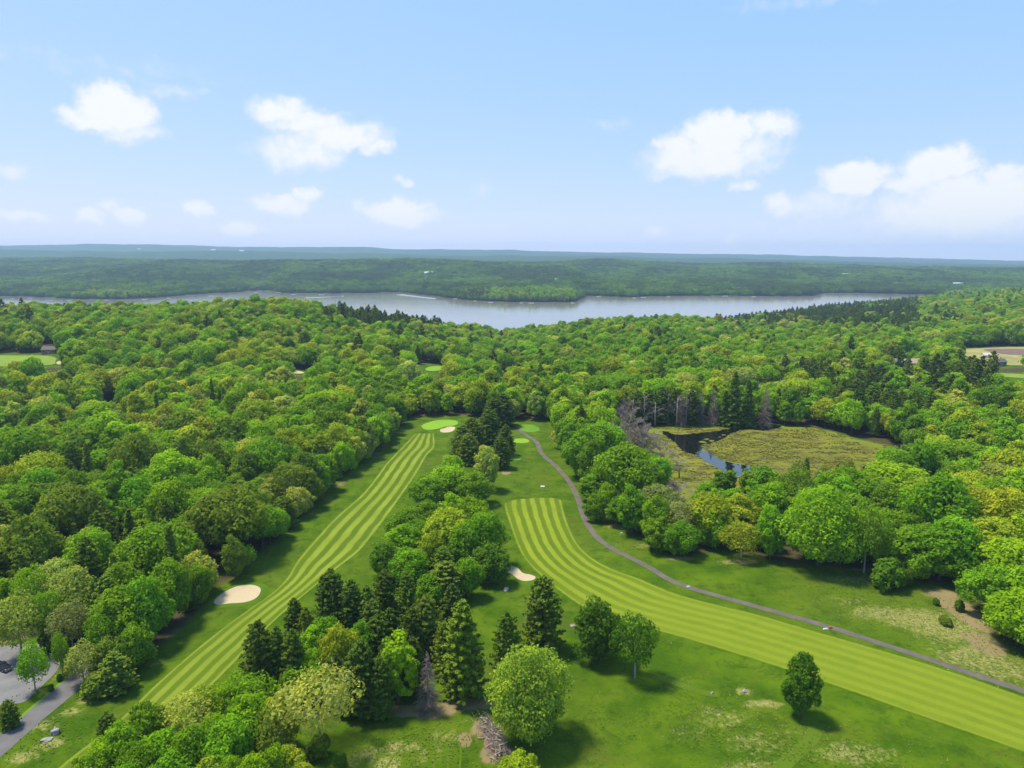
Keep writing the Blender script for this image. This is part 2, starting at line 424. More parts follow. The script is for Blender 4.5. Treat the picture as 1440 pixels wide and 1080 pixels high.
o, road_poly = ribbon('road', [(-60,1098),(0,1048),(40,1013),(97,967),(118,944),(128,905),(126,885)], 6.0, ASPH, .045); tag(o, 'grey asphalt road running beside the gravel lot', None, None, 'structure')
o, _ = ribbon('verge', [(-60,1070),(0,1031),(40,999),(94,953)], .7, TEEM, .05); tag(o, kind='structure')
LOT = [(-160,905),(-20,908),(40,906),(62,907),(80,918),(84,934),(76,948),(62,962),(48,975),(38,985),(22,990),(0,992),(-60,1000),(-160,1000)]
lot = spline(ground_pts(LOT), 6, True); tag(sheet('parking_lot', lot, LOTM, .04), 'pale gravel parking lot', kind='structure')
def bunker(px, label, s, ox, oy):
    poly = spline(ground_pts(tr(px, s, ox, oy)), 6, True)
    c = poly.mean(0)
    big = c + (poly - c) * (1 + 1.1 / np.linalg.norm(poly - c, axis=1).mean())
    root = empty('sand_bunker', (c[0], c[1], H1(*c)))
    tag(root, label, 'sand bunker', 'sand bunkers on the golf course')
    # grassy lip: a raised ring round the sand
    n = len(poly); out = c + (poly - c) * (1 + 2.4 / np.linalg.norm(poly - c, axis=1).mean())
    rings = [(out, .03), (big, .52), (c + (poly - c) * 1.01, .45), (c + (poly - c) * .93, .02)]
    V = np.concatenate([np.c_[r - c, height(r[:, 0], r[:, 1]) - H1(*c) + z] for r, z in rings])
    Fc = np.concatenate([np.c_[np.arange(n) + k * n, (np.arange(n) + 1) % n + k * n, (np.arange(n) + 1) % n + (k + 1) * n, np.arange(n) + (k + 1) * n] for k in range(3)])
    link('lip', mesh('lip', V, Fc, COLLAR, smooth=True), root)
    sobj = sheet('sand', c + (poly - c) * .985, SANDM, .07, .8, .42); sobj.data.transform(__import__('mathutils').Matrix.Translation((-c[0], -c[1], -H1(*c)))); sobj.parent = root
    return poly
bunk = [bunker([(5,300),(60,250),(150,208),(240,198),(295,215),(300,245),(270,285),(200,310),(100,318),(20,326)], 'large oval pale sand bunker between the wood and the narrow fairway', 4.5, 300, 780),
        bunker([(693,722),(720,715),(745,722),(765,742),(800,750),(820,760),(810,772),(775,777),(745,768),(720,748),(698,738)], 'kidney shaped sand bunker on the rough beside the wide fairway', 3, 480, 560),
        bunker([(385,295),(430,280),(470,268),(520,272),(522,290),(495,312),(440,322),(395,318)], 'small sand bunker guarding the front of the putting green', 6.545, 560, 560)]
GREEN = tr([(215,255),(260,230),(350,205),(450,200),(530,208),(550,230),(520,250),(430,262),(370,280),(300,290),(240,285)], 6.545, 560, 560)
gp = spline(ground_pts(GREEN), 6, True); tag(sheet('putting_green', gp, GREENM, .07), 'bright smooth putting green at the end of the narrow fairway', kind='structure')
gc = gp.mean(0); tag(sheet('collar', gc + (gp - gc) * 1.16, COLLAR, .045), kind='structure')
for k, pts in enumerate(([(1105,260),(1130,245),(1230,245),(1290,270),(1300,295),(1250,312),(1180,310),(1120,290)], [(1055,395),(1080,375),(1160,372),(1205,390),(1190,408),(1100,412)], [(1045,540),(1085,530),(1130,545),(1120,568),(1060,565)])):
    tag(sheet('tee_box', spline(ground_pts(tr(pts, 6.545, 560, 560)), 5, True), GREENM if k == 1 else TEEM, .05), kind='structure')

MARSHP = [(905,610),(925,601),(967,596),(1043,592),(1090,598),(1142,602),(1172,608),(1201,617),(1245,626),(1266,633),(1256,650),(1225,668),(1170,684),(1100,700),(1040,706),(985,708),(955,702),(938,684),(925,655),(912,628)]
marsh = spline(ground_pts(MARSHP), 6, True)
tag(sheet('marsh', marsh, MARSH, .04, 3, attr_edge=True, jag=3), 'yellow brown sedge marsh', kind='structure')
CHAN = tr([(190,95),(225,110),(300,112),(345,105),(400,100),(480,90),(540,72),(575,50),(600,42),(650,55),(720,62),(725,70),(660,85),(600,78),(540,85),(480,105),(440,130),(380,150),(350,155),(345,165),(385,185),(400,205),(440,230),(500,250),(560,262),(615,265),(660,270),(655,290),(590,310),(560,308),(500,285),(430,250),(370,212),(330,198),(290,185),(270,160),(240,135)], 3.4286, 880, 580)
chan = spline(ground_pts(CHAN), 10, True)
_d = np.roll(chan, -1, 0) - np.roll(chan, 1, 0); _n = np.c_[_d[:, 1], -_d[:, 0]] / np.maximum(np.linalg.norm(_d, axis=1), 1e-6)[:, None]
_ar = np.sum(chan[:, 0] * np.roll(chan[:, 1], -1) - np.roll(chan[:, 0], -1) * chan[:, 1]); chan = chan + _n * (2.2 if _ar > 0 else -2.2)
tag(sheet('pond_water', chan, PONDM, .12, 4, jag=3.2), 'dark winding channel of open water in the marsh', kind='structure')
hum = MB()
rr = random.Random(5)
# small sedge islands in the channel
for x, y, a in ((988,622,2.2),(994,618,1.6),(1001,620,1.8),(1018,612,1.5),(1012,615,1.1),(990,634,1.4),(1052,594,1.2)):
    q = P(x, y); hum.lump((q[0], q[1], q[2] + .12), (a * .8, a * 1.0, .2), rr.random(), .3, 2)
tag(hum.build('marsh_islands', MARSH), kind='structure')

# open ground (no woodland)
def gp_(px): return ground_pts(px)
OPEN = [gp_([(-200,1200),(-200,900),(-20,893),(62,894),(100,918),(128,890),(142,905),(128,955),(150,962),(190,938),(240,908),(285,868),(303,832),(340,815),(380,775),(412,748),(455,705),(490,668),(520,645),(556,615),(570,598),(577,586),(640,584),(726,592),(772,592),(780,605),(788,632),(800,655),(820,676),(828,712),(842,722),(873,747),(904,762),(935,776),(975,786),(1020,778),(1060,786),(1100,796),(1161,800),(1218,806),(1260,822),(1322,824),(1352,848),(1362,862),(1382,892),(1407,910),(1440,925),(1660,1030),(1660,1400),(-200,1400)]),
        gp_([(x, y) for x, y in MARSHP]),
        gp_([(-60,516),(-60,497),(0,497),(75,499),(92,508),(84,516)]),
        gp_([(582,533),(584,517),(600,512),(628,514),(624,523),(604,533)]),
        gp_([(408,527),(410,519),(440,520),(452,526),(430,529)]),
        gp_([(88,585),(94,570),(108,550),(114,552),(104,572),(100,586)]),
        gp_([(150,580),(150,566),(170,566),(170,580)]),
        gp_([(1346,502),(1352,489),(1480,488),(1500,512),(1400,518),(1360,510)]),
        gp_([(1392,532),(1400,523),(1500,528),(1500,546)])]
tag(sheet('practice_field', spline(gp_([(-70,515),(-70,500),(0,500),(70,501),(78,508),(60,514)]), 4, True), FIELD, .2, 6), kind='structure')
tag(sheet('putting_green', spline(gp_([(598,520),(604,516),(618,515),(625,518),(618,521),(606,522)]), 4, True), GREENM, .2, 4), kind='structure')
tag(sheet('field', spline(gp_([(1350,496),(1356,491),(1480,489),(1490,510),(1400,513),(1370,505)]), 4, True), plain('straw field', (.27, .25, .08), .9, .1, .3, .05), .2, 8), kind='structure')
tag(sheet('ploughed_strip', spline(gp_([(1385,493),(1400,491),(1500,494),(1500,500),(1420,499)]), 4, True), SOILM, .3, 8), kind='structure')
tag(sheet('field', spline(gp_([(1400,529),(1404,525),(1500,531),(1500,536)]), 4, True), FIELD, .25, 8), kind='structure')
tag(sheet('forest_track', spline(gp_([(90,584),(96,570),(109,552),(113,553),(103,572),(99,585)]), 4, True), ASPH, .2, 6), kind='structure')
tag(sheet('forest_clearing', spline(gp_([(151,579),(151,568),(169,568),(169,579)]), 4, True), ASPH, .2, 6), kind='structure')
def far_bunker(px, label):
    p = spline(gp_(px), 5, True); c = p.mean(0); root = empty('sand_bunker', (c[0], c[1], H1(*c)))
    tag(root, label, 'sand bunker', 'sand bunkers on the golf course')
    s_ = sheet('sand', p, SANDM, .35, 3); s_.data.transform(__import__('mathutils').Matrix.Translation((-c[0], -c[1], -H1(*c)))); s_.parent = root
far_bunker([(588,531),(592,528),(597,529),(598,532),(592,533)], 'tiny distant sand bunker beside the far clearing among bright trees')
far_bunker([(79,511),(84,508),(92,509),(90,512),(84,513)], 'distant sand bunker under the dark tree at the far green')
far_bunker([(413,525),(416,522),(424,523),(428,525),(420,526)], 'distant sliver of sand bunker in the gap between woods')

# ------------------------------------------------------------------ ground sheet
DRY = [(1290,870,16,9,.9),(1240,862,14,6,.8),(1330,885,14,10,.9),(1375,925,16,10,.8),(1420,945,18,8,.7),(1190,845,10,5,.5),(1200,815,12,4,.7),(1035,790,9,3,.9),(975,770,8,3,.8),(850,728,5,4,1),(870,740,7,4,.9),(905,768,6,3,.7),
       (1075,990,5.5,1.8,1.3),(1045,972,2.5,2,1.1),(1015,1010,9,6,.62),(1060,1045,10,5,.6),(1200,1060,12,5,.72),(1130,1030,9,4,.45),(970,1030,7,4,.45),(950,960,8,4,.4),(1060,1080,10,4,.6),(565,1050,6,3,.8),(520,1060,5,3,.75),(545,1075,5,4,.85),(630,1035,6,4,.6),(600,1060,6,5,.5),(490,1075,5,3,.6),
       (100,1000,4,3,.8),(60,1020,4,3,.8),(70,1045,4,3,.9),(30,1065,4,3,.9),(120,985,3,2,.8),(215,935,4,2,.7),(715,640,6,8,.5),(900,900,8,3,.35),(720,680,8,14,.2),(50,975,5,3,.6),(85,950,5,4,.5)]
SOIL = [(1365,865,6,14,1.0),(1340,850,6,6,.9),(1385,905,6,8,.8),(1325,835,8,5,.7),(1270,800,9,6,.8),(1280,780,8,7,.8),(1220,800,9,3,.6),(605,1000,7,3,1.0),(678,1025,3,4,.9),(690,1060,3,4,.8),(654,1040,2,3,.9),(560,1000,14,3,.7),(670,990,12,3,.7),(668,818,6,2,.9),(712,665,3,4,.8),(722,640,2.5,6,.7),(806,880,2,1.2,.9),(845,925,4,2,.5),(530,640,5,12,.45),(480,680,4,10,.45),(440,720,3,8,.4),(540,625,3,9,.5),(240,890,4,6,.5),(20,890,9,4,.9),(0,895,10,4,.9),(500,610,6,12,.4),(955,785,8,2.5,.6),(1050,790,6,2.5,.6),(1000,772,5,2,.5)]
ang = np.unique(np.r_[np.arange(-180, -46, 4), np.arange(-46, 46.01, .2), np.arange(48, 180.1, 4)])
ang = ang[ang < 179.9]
rad = [2.0]
while rad[-1] < 470: rad.append(rad[-1] + max(1.6, min(40, 0 if rad[-1] > 100 else 12)) if rad[-1] > 100 else rad[-1] + 12)
while rad[-1] < 14500: rad.append(rad[-1] * 1.0125)
rad = np.array(rad); A, Rd = np.meshgrid(np.radians(ang), rad)
GX, GY = (np.sin(A) * Rd).ravel(), (np.cos(A) * Rd).ravel()
GZ = height(GX, GY)
dry = np.zeros(len(GX)); soil = np.zeros(len(GX))
for L_, arr in ((DRY, dry), (SOIL, soil)):
    for x, y, a, b, s in L_:
        q = P(x, y); d = np.sqrt(((GX - q[0]) / a) ** 2 + ((GY - q[1]) / b) ** 2)
        np.maximum(arr, s * (1 - sm(.25, 1.35, d)), out=arr)
near = (GY > 80) & (GY < 1200)
wood = np.ones(len(GX)); 
for p in OPEN:
    ins = inside(p, GX, GY); ed = edge_dist(p, GX[near], GY[near]); e = np.zeros(len(GX)); e[near] = np.where(ins[near], 1, 1 - sm(1.0, 5.0, ed))
    wood = np.minimum(wood, 1 - np.where(near, e, ins))
wood = np.where(GY < 80, 0, wood)
far = sm(1400, 2300, GY)
na, nr_ = len(ang), len(rad)
i, k = np.meshgrid(np.arange(nr_ - 1), np.arange(na), indexing='ij')
a = (i * na + k).ravel(); b = (i * na + (k + 1) % na).ravel()
Fc = np.c_[a, b, b + na, a + na][:, ::-1]
me = mesh('ground', np.c_[GX, GY, GZ], Fc, GROUND, attrs={'dry': dry, 'soil': soil, 'wood': wood, 'far': far}, smooth=True)
tag(link('ground', me), kind='structure')
lk = MB(); lk.add([(-3500, 800, LAKE), (3500, 800, LAKE), (3500, 4200, LAKE), (-3500, 4200, LAKE)], [(0, 1, 2, 3)])
tag(lk.build('lake', LAKEM), 'pale grey lake beyond the woods', kind='structure')

# ------------------------------------------------------------------ tree prototypes
def nrm(v): return v / np.maximum(np.linalg.norm(v, axis=-1, keepdims=True), 1e-9)
def leafcards(pos, n, size, el, r):
    k = len(pos); t1 = nrm(np.cross(n, r.normal(size=(k, 3)))); t2 = np.cross(n, t1)
    s = (size * r.uniform(.6, 1.35, k))[:, None]
    a, b = s * el * t1, s * t2
    V = np.stack([pos + a, pos + b * .9 + a * .1, pos - a * .9, pos - b], 1).reshape(-1, 3)
    return V, np.arange(4 * k).reshape(-1, 4)
def tubes_np(mb): return np.array(mb.V), mb.F
def broadleaf(seed, W, H, base, ncl, nleaf, size, shape='dome', sparse=1.0, lean=0.0):
    """crown verts, quads, clump values; trunk MB. Unit: metres; trunk foot at the origin."""
    r = np.random.default_rng(seed)
    zc = base + (H - base) * (.45 if shape != 'flat' else .6); cl = []
    for i in range(ncl):
        v = (i + .5) / ncl; cz = 1 - 2 * v * (.86 if shape != 'oval' else .93); th = i * 2.399963 + r.uniform(-.35, .35)
        sr = math.sqrt(max(0, 1 - cz * cz))
        rz = (H - zc) if cz > 0 else (zc - base)
        if shape == 'column': sr = sr ** .6
        k = r.uniform(.52, .93) * (1 + .2 * math.sin(3 * th + seed) * (1 - abs(cz)) + .12 * math.sin(2 * th + 2 * seed))
        rr_ = W / 2 * r.uniform(.20, .40) * min(1, (50 / ncl) ** .25)
        cl.append((W / 2 * sr * math.cos(th) * k + lean * cz, W / 2 * sr * math.sin(th) * k, zc + rz * cz * r.uniform(.62, .95), rr_))
    for i in range(max(3, ncl // 6)):
        d = nrm(r.normal(size=3)); cl.append((*(d * [W * .2, W * .2, (H - base) * .2] + [0, 0, zc]), W * .2))
    P_, Nn, cv = [], [], []
    ctr = np.array([0, 0, zc - .15 * (H - base)]); tot = sum(c[3] ** 2 for c in cl)
    for c in cl:
        m = int(nleaf * sparse * c[3] ** 2 / tot); cc = np.array(c[:3])
        d = nrm(r.normal(size=(m, 3))); o_ = nrm(cc - ctr)
        d = np.where(((d @ o_) < -.25)[:, None], -d, d)
        rad_ = c[3] * np.where(r.random(m) < .8, r.uniform(.82, 1.08, m), r.uniform(.4, .9, m))
        lump = 1 + .2 * np.sin(d[:, 0] * 7 + c[0]) * np.sin(d[:, 1] * 7 + c[1]) + np.where(r.random(m) < .09, r.uniform(.1, .45, m), 0)
        P_.append(cc + d * (rad_ * lump)[:, None] * [1, 1, .82]); Nn.append(nrm(d + .46 * r.normal(size=(m, 3)) + [0, 0, .25]))
        cv.append(np.full(m, np.clip(r.normal(.5, .24), 0, 1)))
    V, Q = leafcards(np.concatenate(P_), np.concatenate(Nn), size, 1.35, r)
    cvv = np.repeat(np.concatenate(cv), 4)
    t = MB(); hb = base + .25 * (H - base); R0 = .02 * H
    t.tube([(0, 0, -.4), (.05, .03, base * .5), (.1 + lean * .2, .05, hb), (lean * .4, 0, zc + .2 * (H - zc))], [R0 * 1.35, R0, R0 * .8, R0 * .3], 7)
    for j in range(9):
        c = cl[(j * 5 + 1) % len(cl)]; z0 = base * .7 + (hb - base * .7) * (j / 8) ; z0 = max(z0, .15 * H)
        md = ((c[0]) * .5, (c[1]) * .5, z0 + (c[2] - z0) * .62)
        t.tube([(0.05, .02, z0), md, (c[0] * .95, c[1] * .95, c[2])], [R0 * .42, R0 * .25, R0 * .08], 5, cap=False)
    return V, Q, cvv, t
def pine(seed, W, H, base, whorls, per, tufts, cards, size, prof=.75, droop=.1, up=.25, round_=0.0):
    r = np.random.default_rng(seed); P_, Nn, cv = [], [], []; t = MB(); R0 = .014 * H + .06
    t.tube([(0, 0, -.4), (.05, .02, H * .4), (0, .05, H * .75), (0, 0, H * .97)], [R0 * 1.3, R0, R0 * .55, .03], 7)
    for i in range(whorls):
        f = i / (whorls - 1); z = base + (H - base) * f ** .92
        rw = W / 2 * ((1 - f) ** prof * (1 - round_) + round_ * math.sqrt(max(0, 1 - (2 * f - .8) ** 2 / 1.5))) + .25
        n_ = max(3, int(per * (1 - .4 * f)))
        for b in range(n_):
            th = b * 6.2832 / n_ + i * 1.1 + r.uniform(-.25, .25); L = rw * r.uniform(.72, 1.12); bz = z + r.uniform(-.4, .4)
            d = np.array([math.cos(th), math.sin(th), 0]); cval = np.clip(r.normal(.45, .2), 0, 1)
            end = d * L + [0, 0, bz + L * (up - droop)]
            if L > .8 and b % 2 == 0: t.tube([(0, 0, bz), tuple(d * L * .55 + [0, 0, bz + L * (up * .35 - droop * .4)]), tuple(end)], [.07, .045, .015], 4, cap=False)
            nt_ = max(2, int(tufts * (.4 + L / (W / 2))))
            for q in range(nt_):
                s = .28 + .72 * (q + r.random()) / nt_
                side = r.normal(0, .22 * L * (1.15 - s) + .12)
                c = d * L * s + np.array([-d[1], d[0], 0]) * side + [0, 0, bz + L * (up * s * s - droop * s) + r.normal(0, .1)]
                dd = nrm(r.normal(size=(cards, 3)) * [1, 1, .55] + d * .5 + [0, 0, .3])
                P_.append(c + dd * size * r.uniform(.5, 1.3, cards)[:, None]); Nn.append(nrm(np.cross(dd, r.normal(size=(cards, 3))) * .6 + [0, 0, .9] + .3 * d))
                cv.append(np.full(cards, np.clip(cval + r.normal(0, .12) + .25 * (s - .6), 0, 1)))
    P_ = np.concatenate(P_); V, Q = leafcards(P_, np.concatenate(Nn), size, 1.7, r)
    return V, Q, np.repeat(np.concatenate(cv), 4), t
def spruce_dead(seed, W, H):
    r = random.Random(seed); t = MB(); c = MB()
    t.tube([(0, 0, -.3), (.05, 0, H * .5), (0, .03, H)], [.2, .12, .02], 6)
    for i in range(30):
        f = i / 29; z = .6 + (H - .8) * f
        for b in range(9):
            th = r.uniform(0, 6.28); L = (W / 2) * (1 - f) ** .8 * r.uniform(.55, 1.1) + .2
            pts = [(0, 0, z), (math.cos(th) * L * .55, math.sin(th) * L * .55, z - L * .10), (math.cos(th) * L, math.sin(th) * L, z - L * r.uniform(.2, .45))]
            c.tube(pts, [.06, .045, .02], 3, cap=False)
            for q in range(5):
                s = r.uniform(.3, 1); th2 = th + r.uniform(-1.1, 1.1); l2 = L * .32 * r.uniform(.5, 1.2)
                p0 = (math.cos(th) * L * s, math.sin(th) * L * s, z - L * .3 * s)
                c.tube([p0, (p0[0] + math.cos(th2) * l2, p0[1] + math.sin(th2) * l2, p0[2] - l2 * r.uniform(.1, .9))], [.032, .016], 3, cap=False)
    return c, t
def bare(seed, W, H, dens=1.0, thick=1.0):
    r = random.Random(seed); t = MB(); c = MB()
    t.tube([(0, 0, -.3), (.1, .05, H * .35), (.05, -.1, H * .8)], [.013 * H, .01 * H, .03], 6)
    def grow(p, d, L, lev, mb):
        q = [p[k] + d[k] * L for k in range(3)]; md = [(p[k] + q[k]) / 2 + r.uniform(-.06, .06) * L for k in range(3)]
        w = (.085, .05, .028, .017)[lev] * thick
        mb.tube([p, md, q], [w, w * .8, w * .5], 3, cap=False)
        if lev == 3: return
        for _ in range(int((4, 5, 5)[lev] * dens + r.random())):
            s = r.uniform(.35, 1); b = [p[k] + (q[k] - p[k]) * s for k in range(3)]
            e = Vector((d[0] + r.gauss(0, .6), d[1] + r.gauss(0, .6), d[2] * .8 + r.gauss(.15, .4))).normalized()
            grow(b, e, L * r.uniform(.45, .7), lev + 1, mb)
    for i in range(9):
        th = i * 2.4 + r.uniform(-.3, .3); z = H * (.22 + .55 * i / 9)
        sl = r.uniform(.6, 1.3); d = Vector((math.cos(th), math.sin(th), sl)).normalized()
        grow((0.05, 0, z), d, W * .5 * (1.15 - i * .06), 0, c)
    return c, t

VARI = {}
PROTO = {}       # name -> (crown mesh, trunk mesh, W, H, kind)
def proto_leaf(key, kind, W, H, data, m=LEAF, bark=BARK):
    V, Q, cv, t = data
    PROTO[key] = (mesh(key + ' crown', V, Q, m, attrs={'clump': cv}), mesh(key + ' trunk', t.V, t.F, bark, smooth=True), W, H, kind)
proto_leaf('domed', 'broadleaf_tree', 13, 15, broadleaf(1, 13, 15, 2.4, 62, 8000, .29, 'dome'))
proto_leaf('billowing', 'broadleaf_tree', 14, 16, broadleaf(2, 14, 16, 2.2, 84, 9000, .29, 'dome', 1, .6))
proto_leaf('oval', 'broadleaf_tree', 10, 16, broadleaf(3, 10, 16, 1.4, 62, 7000, .27, 'oval'))
proto_leaf('flat-topped', 'broadleaf_tree', 14, 13, broadleaf(4, 14, 13, 4.0, 46, 6500, .29, 'flat'))
proto_leaf('columnar', 'broadleaf_tree', 7, 14, broadleaf(5, 7, 14, 1.4, 40, 5200, .25, 'column'))
proto_leaf('airy', 'broadleaf_tree', 11, 14, broadleaf(6, 11, 14, 3.0, 52, 3200, .24, 'dome'), LEAF, PALEBARK)
proto_leaf('rounded', 'broadleaf_tree', 11, 13, broadleaf(8, 11, 13, .9, 70, 7500, .26, 'oval'))
proto_leaf('spreading', 'broadleaf_tree', 15, 12, broadleaf(9, 15, 12, 5.0, 44, 3000, .24, 'flat'), LEAF, PALEBARK)
proto_leaf('plumed', 'pine_tree', 10, 18, pine(11, 10, 18, 1.4, 20, 10, 8, 14, .21, .55, .10, .30, .25), NEED)
proto_leaf('dense', 'pine_tree', 12, 16, pine(12, 12, 16, .8, 19, 11, 8, 14, .21, .55, .14, .22, .55), NEED)
proto_leaf('layered', 'pine_tree', 11, 18, pine(13, 11, 18, 1.8, 15, 10, 9, 14, .21, .55, .06, .18, .3), NEED)
proto_leaf('conical', 'spruce_tree', 7, 17, pine(14, 7, 17, .8, 22, 9, 4, 8, .28, .95, .32, .06), NEED)
proto_leaf('grand', 'broadleaf_tree', 20, 22, broadleaf(10, 20, 22, 1.6, 130, 20000, .27, 'oval'))
proto_leaf('bushy', 'shrub', 5, 3.6, broadleaf(21, 5, 3.6, .2, 26, 2200, .2, 'dome'))
c_, t_ = spruce_dead(31, 6.5, 14); PROTO['withered'] = (mesh('withered crown', c_.V, c_.F, BROWNTWIG), mesh('withered trunk', t_.V, t_.F, BROWNTWIG, smooth=True), 6.5, 14, 'dead_tree')
for kk, sd, W_, H_ in (('leafless', 32, 8, 13), ('slender leafless', 33, 4.5, 15)):
    c_, t_ = bare(sd, W_, H_, 1.2 if W_ > 5 else .8, 1.35); PROTO[kk] = (mesh(kk + ' crown', c_.V, c_.F, GREYTWIG), mesh(kk + ' trunk', t_.V, t_.F, PALEBARK if W_ < 5 else GREYTWIG, smooth=True), W_, H_, 'dead_tree')

def more(key, data, m=LEAF):
    V, Q, cv, t = data
    VARI.setdefault(key, [PROTO[key][:2]]).append((mesh(key + ' crown', V, Q, m, attrs={'clump': cv}), mesh(key + ' trunk', t.V, t.F, BARK, smooth=True)))
for sd in (41, 42):
    more('domed', broadleaf(sd, 13, 15, 2.4, 56 + sd % 2 * 16, 8000, .29, 'dome', 1, .5)); more('billowing', broadleaf(sd + 4, 14, 16, 2.0, 70 + sd % 2 * 24, 9000, .29, 'dome', 1, -.8))
    more('oval', broadleaf(sd + 8, 10, 16, 1.4, 58, 7000, .27, 'oval', 1, .6)); more('rounded', broadleaf(sd + 12, 11, 13, .9, 60, 7500, .26, 'oval', 1, -.5))
    more('plumed', pine(sd, 10, 18, 1.4, 18, 10, 8, 14, .21, .6, .12, .28, .15), NEED); more('dense', pine(sd + 3, 12, 16, .8, 17, 11, 8, 14, .21, .6, .12, .24, .45), NEED)
TINT = {'bright green': (.19, .32, .007), 'mid green': (.138, .245, .008), 'deep green': (.085, .165, .008), 'fresh green': (.145, .285, .008), 'yellow-green': (.265, .325, .014),
        'pale green': (.31, .35, .055), 'olive green': (.14, .205, .016), 'golden green': (.265, .30, .016), 'dark pine green': (.105, .160, .016), 'pale yellow': (.29, .365, .035),
        'grey': (.2, .17, .15), 'brown': (.16, .12, .09), 'grey-green': (.21, .24, .06), 'pine green': (.15, .215, .018)}
